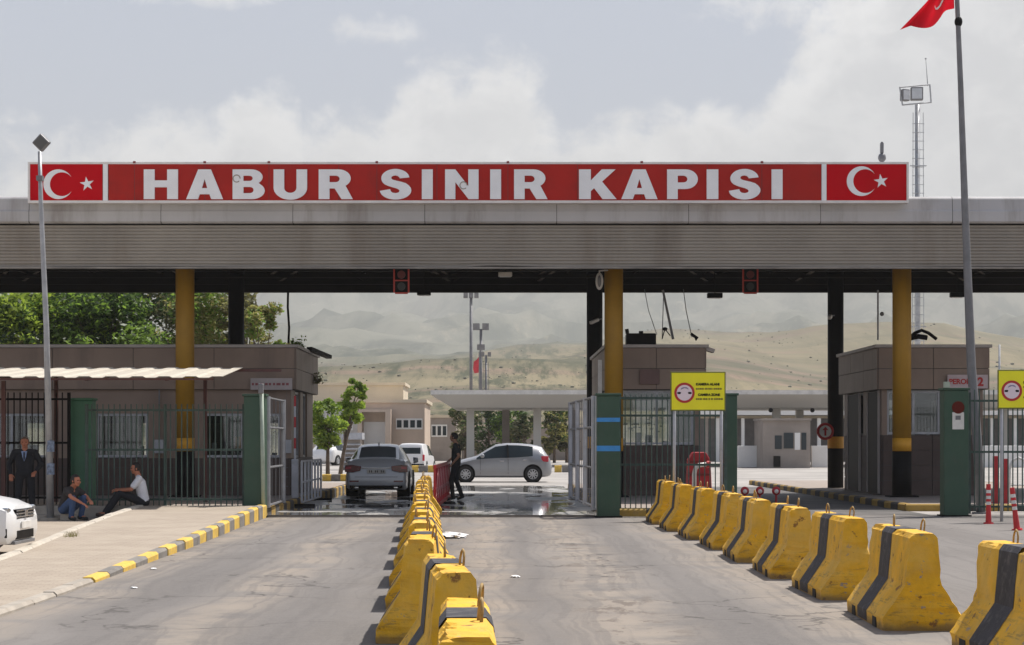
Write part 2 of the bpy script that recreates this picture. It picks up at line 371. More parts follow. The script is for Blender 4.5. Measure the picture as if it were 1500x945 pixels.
# ------------------------------------------------------------------ terrain
HP = [(-500, 0), (170, 0), (300, 1.5), (480, 8), (750, 20), (1150, 36), (1600, 60), (2300, 108), (3300, 190), (4400, 300), (5600, 425), (6400, 505), (7000, 500), (7900, 380)]
def hbase(y):
    for (a, za), (b, zb) in zip(HP, HP[1:]):
        if y <= b:
            t = (y-a)/(b-a); return za+(zb-za)*t
    return HP[-1][1]
def height(x, y):
    if y < 170: return 0.0
    k = min(1, (y-170)/250.0)
    z = hbase(y)
    v = noise.fractal(Vector((x*0.0016, y*0.0016, 3.1)), 1.0, 2.0, 6)
    z += k*v*(0.020*y)
    z += k*17*math.exp(-((x-150)/220.0)**2-((y-1150)/260.0)**2)*1.0
    z += k*12*math.exp(-((x+95)/120.0)**2-((y-720)/160.0)**2)
    r = 1-abs(noise.fractal(Vector((x*0.0045, y*0.0016, 9.0)), 1.0, 2.1, 6))
    z += k*(r-0.75)*(0.012+0.014*min(1, y/5000))*y
    return max(z, -0.0+0.0*y)
bm = bmesh.new()
ys = [-60, -20, 0, 20, 40, 60, 90, 130, 170]
y = 170.0
while y < 7800: y *= 1.026; ys.append(y)
NU = 150; rows = []
for y in ys:
    hw = 260+max(0, y)*0.55
    rows.append([bm.verts.new(((2*i/NU-1)*hw, y, height((2*i/NU-1)*hw, y)-0.02)) for i in range(NU+1)])
for A, B in zip(rows, rows[1:]):
    for i in range(NU): bm.faces.new((A[i], A[i+1], B[i+1], B[i]))
me = bpy.data.meshes.new('terrain'); bm.to_mesh(me); bm.free()
me.polygons.foreach_set('use_smooth', [True]*len(me.polygons))
m = bpy.data.materials.new('dry_ground'); m.use_nodes = True; t = NT(m.node_tree); bs = t.n['Principled BSDF']
co = t.add('ShaderNodeTexCoord').outputs['Object']; px_, py_, pz_ = t.sep(co)
near = t.mix(t.mr(t.noise(co, 0.35, 6, 0.6), 0.35, 0.65), (0.33, 0.28, 0.22, 1), (0.43, 0.37, 0.30, 1))
bandv = t.comb(t.m('MULTIPLY', px_, 0.25), py_)
fld = t.mix(t.mr(t.noise(bandv, 0.007, 6, 0.65, 0.8), 0.40, 0.60), (0.10, 0.095, 0.060, 1), (0.22, 0.185, 0.115, 1))
fld = t.mix(t.m('MULTIPLY', t.mr(t.noise(bandv, 0.018, 5, 0.6), 0.52, 0.62), 0.6), fld, (0.23, 0.155, 0.12, 1))
mott = t.comb(px_, t.m('MULTIPLY', py_, 0.10))
leftm = t.mr(t.m('ADD', t.m('DIVIDE', px_, t.m('MAXIMUM', py_, 1.0)), t.m('MULTIPLY', t.noise(mott, 0.004, 4), 0.12)), 0.06, 0.16, 1.0, 0.3)
scm = t.m('MULTIPLY', t.m('MULTIPLY', t.mr(t.noise(mott, 0.075, 7, 0.8), 0.45, 0.57), t.mr(t.noise(mott, 0.010, 6, 0.7, 0.6), 0.38, 0.50)), leftm)
scr = t.mix(t.m('MULTIPLY', scm, 0.9), fld, (0.040, 0.050, 0.026, 1))
mott2 = t.comb(px_, t.m('MULTIPLY', py_, 0.30))
far = t.mix(t.mr(t.noise(mott2, 0.005, 10, 0.78, 0.6), 0.40, 0.60), (0.055, 0.065, 0.05, 1), (0.16, 0.16, 0.125, 1))
far = t.mix(t.m('MULTIPLY', t.mr(t.noise(mott2, 0.016, 7, 0.75), 0.56, 0.66), 0.4), far, (0.34, 0.30, 0.22, 1))
c = t.mix(t.mr(py_, 150, 320), near, scr); c = t.mix(t.mr(t.m('ADD', py_, t.m('MULTIPLY', t.noise(co, 0.002, 4), 900)), 1250, 1900), c, far)
t.l.new(c, bs.inputs['Base Color']); bs.inputs['Roughness'].default_value = 0.95; bs.inputs['Specular IOR Level'].default_value = 0.1
me.materials.append(m)
o = bpy.data.objects.new('terrain', me); COL.objects.link(o); tag(o, kind='structure')

# scrub on the hillsides, uncountable
mb = MB(); rs = random.Random(3)
for i in range(4500):
    y = 300*math.exp(rs.random()*1.7); x = rs.uniform(-0.42, 0.42)*y+rs.uniform(-10, 10)
    if noise.noise(Vector((x*0.006, y*0.006, 1.7))) < -0.02 and rs.random() < 0.8: continue
    r = (0.2+0.5*rs.random()**3)*(0.7+y/1500.0)
    z = height(x, y)
    M = Matrix.Rotation(rs.random()*6.28, 4, 'Z')
    vs = bmesh.ops.create_icosphere(mb.b, subdivisions=1, radius=1)['verts']
    for v in vs: v.co = M @ Vector((v.co.x*r*rs.uniform(.8, 1.25), v.co.y*r*rs.uniform(.8, 1.25), v.co.z*r*0.6*rs.uniform(.7, 1.3)))+Vector((x, y, z+r*0.25))
o = mb.build('hillside_scrub', mat('scrub', (0.10, 0.10, 0.065), 0.9, 0.3, 0.1)); tag(o, 'dark scrub bushes dotted over the dry hillsides', 'scrub', kind='stuff')

# ------------------------------------------------------------------ road and paving sheets
def gmat(name, build):
    m = bpy.data.materials.new(name); m.use_nodes = True; t = NT(m.node_tree); build(t, t.n['Principled BSDF'], t.add('ShaderNodeTexCoord').outputs['Object']); return m
def road_b(t, bs, co):
    x, y, z = t.sep(co)
    big = t.noise(t.comb(t.m('MULTIPLY', x, 1.0), t.m('MULTIPLY', y, 0.18)), 0.55, 5, 0.6, 0.3)
    fine = t.noise(co, 9.0, 8, 0.75)
    c = t.mix(t.mr(big, 0.35, 0.65), (0.132, 0.121, 0.114, 1), (0.192, 0.177, 0.166, 1))
    wob = t.m('ADD', x, t.m('MULTIPLY', t.m('SUBTRACT', t.noise(co, 0.22, 4), 0.5), 0.9))
    def band(cx, w, lo=0.0): return t.mr(t.m('ABSOLUTE', t.m('SUBTRACT', wob, cx)), lo, w, 1.0, 0.0)
    dust = t.m('MAXIMUM', band(1.15, 0.75), t.m('MAXIMUM', band(-0.15, 0.6), t.m('MAXIMUM', band(3.0, 0.9), t.m('MAXIMUM', band(-2.5, 0.6), band(-4.3, 0.7)))))
    dust = t.m('MULTIPLY', dust, t.mr(t.noise(co, 0.8, 7, 0.7), 0.34, 0.58))
    c = t.mix(t.m('MULTIPLY', dust, 0.95), c, (0.285, 0.242, 0.198, 1))
    trk = t.m('MAXIMUM', band(0.3, 0.35), t.m('MAXIMUM', band(2.05, 0.4), t.m('MAXIMUM', band(-1.7, 0.35), band(-3.3, 0.35))))
    c = t.mix(t.m('MULTIPLY', trk, 0.35), c, (0.098, 0.092, 0.092, 1))
    # worn pits and stains down the middle of the right lane
    pit = t.noise(t.comb(x, t.m('MULTIPLY', y, 0.45)), 2.3, 6, 0.7)
    c = t.mix(t.m('MULTIPLY', t.m('MULTIPLY', t.mr(pit, 0.55, 0.60), band(1.1, 0.8)), 0.9), c, (0.115, 0.09, 0.072, 1))
    st = t.mr(t.noise(co, 1.1, 6, 0.7), 0.66, 0.74)
    c = t.mix(t.m('MULTIPLY', st, 0.45), c, (0.08, 0.073, 0.07, 1))
    spots = t.mr(t.noise(co, 5.0, 3, 0.5), 0.72, 0.76); c = t.mix(t.m('MULTIPLY', spots, 0.6), c, (0.05, 0.046, 0.045, 1))
    strk = t.mr(t.noise(t.comb(t.m('MULTIPLY', wob, 5.0), t.m('MULTIPLY', y, 0.09)), 1.6, 6, 0.6), 0.48, 0.60); c = t.mix(t.m('MULTIPLY', strk, 0.45), c, (0.105, 0.097, 0.094, 1))
    grit = t.mr(t.noise(co, 45.0, 3, 0.7), 0.35, 0.65); c = t.mix(t.m('MULTIPLY', grit, 0.25), c, (0.26, 0.245, 0.23, 1))
    # hairline cracks and a few pale scuffs
    vo = t.add('ShaderNodeTexVoronoi', feature='DISTANCE_TO_EDGE'); vo.inputs['Scale'].default_value = 0.33
    wv = t.add('ShaderNodeVectorMath', operation='ADD'); t.l.new(co, wv.inputs[0])
    nn = t.add('ShaderNodeTexNoise'); nn.inputs['Scale'].default_value = 1.3; nn.inputs['Detail'].default_value = 6; t.l.new(co, nn.inputs['Vector'])
    sc = t.add('ShaderNodeVectorMath', operation='SCALE'); sc.inputs['Scale'].default_value = 1.6; t.l.new(nn.outputs['Color'], sc.inputs[0]); t.l.new(sc.outputs[0], wv.inputs[1])
    t.l.new(wv.outputs[0], vo.inputs['Vector'])
    crack = t.mr(vo.outputs['Distance'], 0.004, 0.012, 1.0, 0.0)
    c = t.mix(t.m('MULTIPLY', t.m('MULTIPLY', crack, t.mr(t.noise(co, 0.3, 3), 0.44, 0.54)), 0.75), c, (0.055, 0.05, 0.047, 1))
    c = t.mix(t.m('MULTIPLY', t.mr(fine, 0.35, 0.7), 0.30), c, (0.23, 0.21, 0.195, 1))
    t.l.new(c, bs.inputs['Base Color']); bs.inputs['Roughness'].default_value = 0.9; bs.inputs['Specular IOR Level'].default_value = 0.25
    b = t.add('ShaderNodeBump'); b.inputs['Strength'].default_value = 0.35; b.inputs['Distance'].default_value = 0.012
    t.l.new(t.noise(co, 60, 5, 0.7), b.inputs['Height']); t.l.new(b.outputs[0], bs.inputs['Normal'])
def sheet(name, pts, z, m, kind='structure', th=None):
    mb = MB()
    if th is None: mb.quad(*[(x, y, z) for x, y in pts])
    else: mb.prism(pts, 'z', z-th, z)
    o = mb.build(name, m); tag(o, kind=kind); return o
sheet('road', [(-30, -5), (30, -5), (30, 43.5), (-30, 43.5)], 0.0, gmat('dusty_asphalt', road_b))
def yard_b(t, bs, co):
    c = t.mix(t.mr(t.noise(co, 0.25, 6, 0.65), 0.35, 0.65), (0.25, 0.232, 0.215, 1), (0.37, 0.345, 0.32, 1))
    c = t.mix(t.m('MULTIPLY', t.mr(t.noise(co, 1.2, 7, 0.7), 0.55, 0.7), 0.4), c, (0.25, 0.23, 0.21, 1))
    t.l.new(c, bs.inputs['Base Color']); bs.inputs['Roughness'].default_value = 0.85
sheet('concrete_yard', [(-60, 43.5), (60, 43.5), (60, 165), (-60, 165)], -0.001, gmat('yard_concrete', yard_b))
def wet_b(t, bs, co):
    x, y, z = t.sep(co)
    v = t.comb(t.m('MULTIPLY', x, 0.8), t.m('MULTIPLY', y, 0.33))
    pn = t.noise(v, 0.95, 6, 0.6, 0.4)
    wet = t.mr(pn, 0.43, 0.49)
    damp = t.mr(pn, 0.34, 0.46)
    c = t.mix(t.mr(t.noise(co, 0.7, 6, 0.65), 0.35, 0.65), (0.34, 0.33, 0.31, 1), (0.50, 0.48, 0.45, 1))
    c = t.mix(t.m('MULTIPLY', damp, 0.6), c, (0.15, 0.145, 0.14, 1)); c = t.mix(t.m('MULTIPLY', wet, 0.25), c, (0.035, 0.034, 0.034, 1))
    t.l.new(c, bs.inputs['Base Color'])
    t.l.new(t.mr(wet, 0, 1, 0.5, 0.035), bs.inputs['Roughness']); bs.inputs['Specular IOR Level'].default_value = 0.6
    b = t.add('ShaderNodeBump'); b.inputs['Distance'].default_value = 0.01
    t.l.new(t.mr(wet, 0, 1, 0.30, 0.02), b.inputs['Strength']); t.l.new(t.noise(co, 14, 4, 0.6), b.inputs['Height']); t.l.new(b.outputs[0], bs.inputs['Normal'])
M_WETP = gmat('wet_asphalt', wet_b)
sheet('wet_pavement', [(-4.85, 43.2), (2.3, 43.2), (2.3, 72), (-4.85, 72)], 0.004, M_WETP)
def dk_b(t, bs, co):
    c = t.mix(t.mr(t.noise(co, 0.6, 6, 0.65), 0.35, 0.65), (0.06, 0.057, 0.055, 1), (0.11, 0.10, 0.095, 1))
    t.l.new(c, bs.inputs['Base Color']); bs.inputs['Roughness'].default_value = 0.75
sheet('lane_asphalt', [(6.05, 43.2), (9.15, 43.2), (9.15, 70), (6.05, 70)], 0.004, gmat('dark_asphalt', dk_b))
def pav_b(t, bs, co):
    br = t.add('ShaderNodeTexBrick'); br.inputs['Scale'].default_value = 1.0; t.l.new(co, br.inputs['Vector'])
    br.inputs['Color1'].default_value = (0.36, 0.30, 0.235, 1); br.inputs['Color2'].default_value = (0.31, 0.255, 0.20, 1); br.inputs['Mortar'].default_value = (0.24, 0.195, 0.155, 1)
    br.inputs['Mortar Size'].default_value = 0.007; br.inputs['Brick Width'].default_value = 0.22; br.inputs['Row Height'].default_value = 0.11
    c = t.mix(t.m('MULTIPLY', t.mr(t.noise(co, 1.1, 6, 0.7), 0.4, 0.66), 0.6), br.outputs['Color'], (0.40, 0.34, 0.27, 1))
    c = t.mix(t.m('MULTIPLY', t.mr(t.noise(co, 3.0, 6, 0.7), 0.58, 0.7), 0.3), c, (0.22, 0.18, 0.14, 1))
    t.l.new(c, bs.inputs['Base Color']); bs.inputs['Roughness'].default_value = 0.9
M_PAV = gmat('pavers', pav_b)
# wedge-shaped sidewalk, sloping down to the road towards the camera
def ksl(y): return max(0.03, min(0.24, 0.03+(y-23)*0.0118))
RK = [(-4.42, 8), (-4.40, 17.5), (-4.42, 23), (-4.47, 27), (-4.50, 31), (-4.62, 36), (-4.72, 41.6)]
LK = [(-4.75, 8), (-5.55, 17.5), (-6.05, 23), (-6.25, 27), (-6.60, 31.6), (-6.95, 37), (-7.15, 41.6)]
bm = MB()
L = [bm.b.verts.new((x, y, ksl(y)+0.01)) for x, y in LK]; Rr = [bm.b.verts.new((x-0.13, y, ksl(y)+0.01)) for x, y in RK]
for i in range(len(LK)-1): bm.b.faces.new((L[i], Rr[i], Rr[i+1], L[i+1]))
o = bm.build('sidewalk', M_PAV); tag(o, kind='structure')
def lerp_line(pts, y):
    for (xa, ya), (xb, yb) in zip(pts, pts[1:]):
        if y <= yb: return xa+(xb-xa)*(y-ya)/(yb-ya)
    return pts[-1][0]
def kerb(name, path, zf, cols, w=0.14, step=0.78, label=None, gap=0.012):
    """kerb of separate painted stones in one object along a polyline of (x,y)"""
    r = thing(name, label, 'kerb') if label else bpy.data.objects.new(name, None)
    if not label: COL.objects.link(r); tag(r, kind='structure')
    mbs = [MB() for _ in cols]
    pts = [Vector((x, y, 0)) for x, y in path]; k = 0
    for a, b in zip(pts, pts[1:]):
        n = max(1, round((b-a).length/step)); d = (b-a).normalized(); sd = Vector((d.y, -d.x, 0))
        for i in range(n):
            p = a.lerp(b, i/n)+d*gap; q = a.lerp(b, (i+1)/n)-d*gap
            z0, z1 = zf(p.y), zf(q.y); mb = mbs[k % len(cols)]
            jz = random.uniform(-.006, .006); jx = random.uniform(-.008, .008)
            vs = []
            for pt, z in ((p, z0), (q, z1)):
                for s_, zz in ((-w/2, -0.05), (w/2, -0.05), (w/2, z+jz-0.03), (w/2-0.03, z+jz), (-w/2, z+jz)):
                    vs.append(mb.b.verts.new(pt+sd*(s_+jx)+Vector((0, 0, zz))))
            for i2 in range(5): mb.b.faces.new((vs[i2], vs[(i2+1) % 5], vs[5+(i2+1) % 5], vs[5+i2]))
            mb.b.faces.new(vs[0:5][::-1]); mb.b.faces.new(vs[5:10]); k += 1
    for mb, (nm, m) in zip(mbs, cols): mb.build(nm, m, r)
    return r
kp = [(lerp_line(RK, y)-0.06, y) for y in (22.5, 27, 31, 36, 41.9)]
kerb('painted_kerb', kp, lambda y: ksl(y)+0.03, [('yellow_stones', M_KY), ('dark_stones', M_KB)], step=0.85)
kp2 = [(lerp_line(RK, y)-0.06, y) for y in (8, 17.5, 22.4)]
kerb('plain_kerb', kp2, lambda y: ksl(y)+0.02, [('kerb_stones', M_KC)], step=1.0)
kerb('sidewalk_edge_kerb', [(x-0.07, y) for x, y in LK], lambda y: ksl(y)+0.03, [('kerb_stones', mat('kerb_pale', (0.47, 0.42, 0.35), .85, .12, 4, bump=.2))], step=1.0)
sheet('paved_verge', [(-4.9, 5), (-30, 5), (-30, 41.5), (-7.2, 41.5), (-6.9, 35), (-6.1, 25), (-5.4, 17)], 0.004, M_PAV)
# concrete plinth beneath the fence and the islands of the booths
def island(x0, x1, y0, y1, z, stones):
    mb = MB(); mb.box(x0+0.1, x1-0.1, y0+0.1, y1-0.1, -0.05, z-0.006); o = mb.build('traffic_island', M_CONC); tag(o, kind='structure')
    path = [(x0+.07, y0+.07), (x1-.07, y0+.07)]
    kerb('island_kerb', [(x0+.07, y1-.07), (x0+.07, y0+.15)], lambda y: z, stones, step=0.8)
    kerb('island_kerb', [(x0+.0, y0+.07), (x1, y0+.07)], lambda y: z, stones, step=0.8)
    kerb('island_kerb', [(x1-.07, y0+.15), (x1-.07, y1-.07)], lambda y: z, stones, step=0.8)
st2 = [('yellow_stones', mat('kerb_yellow_dirty', (0.40, 0.25, 0.05), .8, .2, 5, dirt=(.15, .12, .09), dirtamt=.6, dscale=5)), ('dark_stones', mat('kerb_black_dirty', (.06, .055, .05), .8, .2, 5))]
island(-22, -4.85, 42.3, 70, 0.16, st2)
island(2.35, 6.1, 42.4, 68, 0.16, st2)
island(9.1, 17, 45.6, 74, 0.16, st2)
mb = MB(); mb.box(-14, -4.95, 41.7, 42.25, -0.02, 0.24); o = mb.build('fence_plinth', M_KC, bevel=0.02); tag(o, kind='structure')
# steel rail set across both lanes at the gate
mb = MB(); mb.box(-4.9, 2.5, 41.9, 42.02, -0.01, 0.012); mb.box(-4.9, 2.5, 42.3, 42.38, -0.01, 0.03)
o = mb.build('gate_rail', mat('rail_dark', (0.10, 0.085, 0.075), .6, .3, 3)); tag(o, 'dark steel rail set across both lanes between the green gate posts', 'rail')

# ------------------------------------------------------------------ gate canopy
CANF, CANB = 49.5, 63.6
CX0, CX1 = -24.0, 22.0
can = thing('gate_canopy', 'long grey steel border-gate canopy on yellow and black columns', 'canopy', (0, CANF, 0), R(-0.0))
off = (0, CANF, 0)
# louvred lower fascia: real ribs
prof = []
z0, z1 = 5.78, 6.80; nr = 13
for i in range(nr):
    za = z0+(z1-z0)*i/nr; zb = z0+(z1-z0)*(i+1)/nr
    yo = CANF+0.10-0.06*i/nr
    prof += [(yo+0.0, za+0.004), (yo-0.025, za+0.010), (yo-0.025, zb-0.022), (yo+0.0, zb-0.014)]
mb = MB(off)
xs = [CX0+(CX1-CX0)*i/184 for i in range(185)]
ring = []
for x in xs:
    dent = 0.045*math.exp(-((x+1.1)/0.7)**2)-0.03*math.exp(-((x+0.2)/1.2)**2)+0.008*math.sin(x*0.9)
    pts = [(yy, zz-(dent if k < 8 else 0)*(1 if k < 4 else .4)) for k, (yy, zz) in enumerate(prof)]
    ring.append([mb.b.verts.new((x, yy+random.uniform(-.002, .002), zz)) for yy, zz in pts])
for A, B in zip(ring, ring[1:]):
    for k in range(len(prof)-1): mb.b.faces.new((A[k], B[k], B[k+1], A[k+1]))
mb.build('louvred_fascia', M_LOUV, can)
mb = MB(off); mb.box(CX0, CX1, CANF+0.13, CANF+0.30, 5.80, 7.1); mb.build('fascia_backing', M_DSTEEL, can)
mb = MB(off); mb.box(CX0, CX1, CANF-0.02, CANF+0.16, 5.735, 5.775); mb.build('fascia_edge_trim', M_LSTEEL, can)
# rounded cap band in sheets
prof = [(CANF+0.15, 6.82), (CANF-0.10, 6.82), (CANF-0.15, 6.86), (CANF-0.155, 7.10)]
prof += [(CANF-0.13, 7.14), (CANF-0.11, 7.40), (CANF-0.08, 7.44), (CANF-0.02, 7.465), (CANF+0.2, 7.48)]
prof += [(CANF+1.0, 7.50)]
mb = MB(off); sm = MB(off); x = CX0; i = 0
brk = []
xx = WX(-20, CANF)
while x < CX1:
    wd = 3.18 if i % 1 == 0 else 2.0
    xb = min(CX1, x+wd); r = []
    jy = random.uniform(-.006, .006)
    for q in (x+0.007, xb-0.007): r.append([mb.b.verts.new((q, yy+jy, zz)) for yy, zz in prof])
    for k in range(len(prof)-1): mb.b.faces.new((r[0][k], r[1][k], r[1][k+1], r[0][k+1]))
    brk.append(xb); x = xb; i += 1
mb.build('cap_sheet', M_CAP, can, smooth=False)
for q in brk[:-1]: sm.prism([(yy+0.006 if yy < CANF+.9 else yy, zz-0.004) for yy, zz in prof], 'x', q-0.012, q+0.012)
sm.build('cap_joint', M_SEAM, can)
mb = MB(off); mb.box(CX0+.05, CX1-.05, CANF+0.9, CANB, 7.38, 7.50); mb.build('roof_deck', M_CAP, can)
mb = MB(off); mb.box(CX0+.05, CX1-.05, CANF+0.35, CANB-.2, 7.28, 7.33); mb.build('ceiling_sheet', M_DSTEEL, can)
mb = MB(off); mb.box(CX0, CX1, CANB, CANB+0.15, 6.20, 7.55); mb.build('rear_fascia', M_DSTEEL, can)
mb = MB(off)
for q in (CX0, CX1-0.1): mb.box(q, q+0.1, CANF+.3, CANB, 6.2, 7.5)
mb.build('end_fascia', M_DSTEEL, can)
# lattice trusses under the deck
mb = MB(off); lm = MB(off)
for ty in (52.0, 54.5, 57.0, 59.5, 62.0):
    for z in (6.36, 7.2): mb.box(CX0+.2, CX1-.2, ty-.05, ty+.05, z-.05, z+.05)
    x = CX0+0.5; k = 0
    while x < CX1-1.5:
        a = (x, ty, 6.38 if k % 2 else 7.18); b = (x+1.3, ty, 7.18 if k % 2 else 6.38)
        (lm if (k*7+int(ty)) % 3 == 0 else mb).tube(a, b, 0.028, n=5); x += 1.3; k += 1
mb.build('truss', M_DSTEEL, can); lm.build('truss_brace', M_LSTEEL, can)
mb = MB(off); lm = MB(off); x = CX0+1; k = 0
while x < CX1:
    mb.box(x-.04, x+.04, CANF+.4, CANB-.1, 6.75, 6.9)
    if k % 2 == 0: lm.tube((x, CANF+.8, 6.45), (x+1.6, CANF+4.0, 6.50), 0.022, n=5)
    x += 2.1; k += 1
mb.build('cross_beam', M_DSTEEL, can); lm.build('wind_brace', M_LSTEEL, can)
mb = MB(off); mb.box(CX0+.2, CX1-.2, 62.6, 62.9, 6.12, 6.5); mb.box(CX0+.2, CX1-.2, 56.0, 56.2, 6.22, 6.42); mb.build('main_beam', M_DSTEEL, can)
# columns
for k, (px, zb) in enumerate(((271, .15), (899, .15), (1321, .15))):
    x = WX(px, 51.7); c = Vector((x, 51.7, 0)); rr = 0.235
    mb = MB(off); mb.tube((x, 51.7, 1.64), (x, 51.7, 6.9), rr, n=28, cap=True); col = mb.build('yellow_column', M_COLY, can, smooth=False)
    for p in col.data.polygons: p.use_smooth = len(p.vertices) == 4
    q = MB(off).tube((x, 51.7, 1.31), (x, 51.7, 1.64), rr+.004, n=28).build('orange_band', M_COLO, col); q2 = MB(off).tube((x, 51.7, 0.1), (x, 51.7, 1.31), rr+.006, n=28).build('black_base', M_BLACK, col)
    for o in (q, q2):
        for p in o.data.polygons: p.use_smooth = len(p.vertices) == 4
    MB(off).box(x-.36, x+.36, 51.34, 52.06, 0.15, 0.19).build('base_plate', M_BLACK, col)
for px in (-330, 346, 871, 1224, 1760):
    x = WX(px, 61.9)
    mb = MB(off); mb.tube((x, 61.9, 0.1), (x, 61.9, 6.9), 0.24, n=24); col = mb.build('black_column', M_BLACK, can, smooth=False)
    for p in col.data.polygons: p.use_smooth = len(p.vertices) == 4
    MB(off).tube((x, 61.9, 1.35), (x, 61.9, 1.70), 0.246, n=24).build('orange_band', M_COLO, col)

# ------------------------------------------------------------------ the great red sign on the canopy
SY = 49.0
def SX(px): return WX(px, SY)
def SZ(py): return WZ(py, SY)
sx0, sx1, sz0, sz1 = SX(41), SX(1331), SZ(297.5), SZ(237.5)
sg = thing('border_gate_sign', 'long red sign with white capitals across the canopy edge', 'sign', ((sx0+sx1)/2, SY, sz0))
so_ = ((sx0+sx1)/2, SY, sz0)
MB(so_).box(sx0+.03, sx1-.03, SY+.02, SY+.26, sz0+.03, sz1-.03).build('sign_body', M_SEAM, sg)
MB(so_).box(SX(159), SX(1203), SY+.003, SY+.02, sz0+.06, sz1-.05).build('red_panel', M_RED, sg)
for a, b in ((44, 150), (1211, 1328)): MB(so_).box(SX(a), SX(b), SY+.003, SY+.02, sz0+.06, sz1-.05).build('flag_panel', M_FRED, sg)
mb = MB(so_); mb.box(sx0, sx1, SY-.02, SY+.26, sz1-.05, sz1); mb.box(sx0, sx1, SY-.02, SY+.26, sz0, sz0+.06)
mb.box(sx0, sx0+.05, SY-.02, SY+.26, sz0+.06, sz1-.05); mb.box(sx1-.05, sx1, SY-.02, SY+.26, sz0+.06, sz1-.05)
mb.build('sign_frame', M_FRAME, sg)
mb = MB(so_); mb.box(SX(151), SX(158), SY-.018, SY+.02, sz0+.06, sz1-.05); mb.box(SX(1203.5), SX(1210.5), SY-.018, SY+.02, sz0+.06, sz1-.05); mb.build('white_divider', M_WHITE, sg)
mb = MB(so_)
for px in (197, 300, 394, 496, 552, 640, 744, 846, 940, 1036, 1116): mb.box(SX(px)-.008, SX(px)+.008, SY-.001, SY+.004, sz0+.06, sz1-.05)
for px in (197, 300, 394, 552, 744, 940, 1116): mb.box(SX(px)-.03, SX(px)+.03, SY-.03, SY+.0, sz1-.03, sz1+.02)
mb.build('panel_joint', mat('joint_red', (.20, .02, .018), .6), sg)
def stroke(pts, ws):
    Lf = []; Rt = []
    for i, p in enumerate(pts):
        a = Vector(pts[max(0, i-1)]); b = Vector(pts[min(len(pts)-1, i+1)]); d = (b-a).normalized(); n = Vector((-d.y, d.x)); q = Vector(p)
        w_ = ws[i]/2; Lf.append(tuple(q+n*w_)); Rt.append(tuple(q-n*w_))
    return Lf+Rt[::-1]
spath = arc(.55, .705, .40, .165, 18, 180, 12)[0:]+arc(.50, .70, .35, .18, 195, 262, 5)
spath = arc(.545, .70, .385, .175, 20, 250, 16)+arc(.55, .30, .385, .185, 75, -160, 16)
sw = [0.25+0.08*math.sin(math.pi*i/(len(spath)-1))**2 for i in range(len(spath))]
for i in range(len(spath)):
    x, y = spath[i]
    sw[i] = 0.23+0.13*abs(((x-.55)/.40))**1.2 if True else sw[i]
    if i < 2 or i > len(spath)-3: sw[i] = .27
GL = {
 'H': (1.14, [[(0, 0), (0, 1), (.36, 1), (.36, .63), (.78, .63), (.78, 1), (1.14, 1), (1.14, 0), (.78, 0), (.78, .40), (.36, .40), (.36, 0)]]),
 'A': (1.22, [[(0, 0), (.40, 1), (.82, 1), (1.22, 0), (.83, 0), (.77, .165), (.45, .165), (.39, 0)], [(.52, .37), (.70, .37), (.61, .68)]]),
 'B': (1.07, [[(0, 0), (0, 1)]+arc(.62, .745, .38, .255, 90, -50, 12)+arc(.64, .285, .43, .285, 48, -90, 12), [(.36, .61), (.36, .79)]+arc(.56, .70, .11, .09, 90, -90, 8), [(.36, .20), (.36, .41)]+arc(.58, .305, .12, .105, 90, -90, 8)]),
 'U': (1.14, [[(0, 1)]+arc(.57, .38, .57, .40, 180, 360, 20)+[(1.14, 1), (.78, 1)]+arc(.57, .38, .21, .17, 360, 180, 12)+[(.36, 1)]]),
 'R': (1.14, [[(0, 0), (0, 1)]+arc(.66, .70, .41, .30, 90, -55, 12)+[(1.14, 0), (.76, 0), (.53, .36), (.36, .36), (.36, 0)], [(.36, .57), (.36, .79)]+arc(.57, .68, .13, .11, 90, -90, 8)]),
 'P': (1.04, [[(0, 0), (0, 1)]+arc(.63, .67, .41, .33, 90, -90, 14)+[(.36, .34), (.36, 0)], [(.36, .56), (.36, .79)]+arc(.55, .675, .14, .115, 90, -90, 8)]),
 'I': (.38, [[(0, 0), (0, 1), (.38, 1), (.38, 0)]]),
 'N': (1.14, [[(0, 0), (0, 1), (.35, 1), (.79, .44), (.79, 1), (1.14, 1), (1.14, 0), (.80, 0), (.35, .57), (.35, 0)]]),
 'K': (1.14, [[(0, 0), (0, 1), (.36, 1), (.36, .63), (.69, 1), (1.11, 1), (.70, .59), (1.14, 0), (.72, 0), (.46, .37), (.36, .27), (.36, 0)]]),
 'S': (1.07, [arc(.53, .70, .47, .315, 6, 205, 20)+[(.17, .50), (.28, .45), (.42, .405), (.56, .365), (.65, .32), (.67, .28), (.64, .225), (.54, .20), (.44, .215), (.38, .26), (.355, .335)]+arc(.535, .30, .525, .315, 184, 375, 22)+[(.98, .46), (.88, .535), (.74, .58), (.56, .62), (.44, .655), (.39, .70), (.40, .75), (.45, .785), (.53, .80), (.61, .78), (.66, .735), (.675, .70)]]),
}
LET = [('H', 211, 261), ('A', 273, 327), ('B', 341, 388), ('U', 401, 450), ('R', 467, 517), ('S', 556, 603), ('I', 618, 634), ('N', 652, 701), ('I', 718, 734),
       ('R', 753, 802), ('K', 847, 902), ('A', 911-21+0, 945), ('P', 0, 0), ('I', 1035, 1052), ('S', 1067, 1114), ('I', 1130, 1146)]
LET[10] = ('K', 848, 903); LET[11] = ('A', 910, 963); LET[12] = ('P', 977, 1022)
zl0 = SZ(292); lh = SZ(248.5)-zl0
for ch, a, b in LET:
    wd, lp = GL[ch]; s_ = (SX(b)-SX(a))/wd
    M = Matrix.Translation((SX(a)-so_[0], -0.022, zl0-so_[2])) @ Matrix.Diagonal((s_, 1, lh, 1))
    shape2d('letter', lp, M_WHITE, 0.05, sg, M)
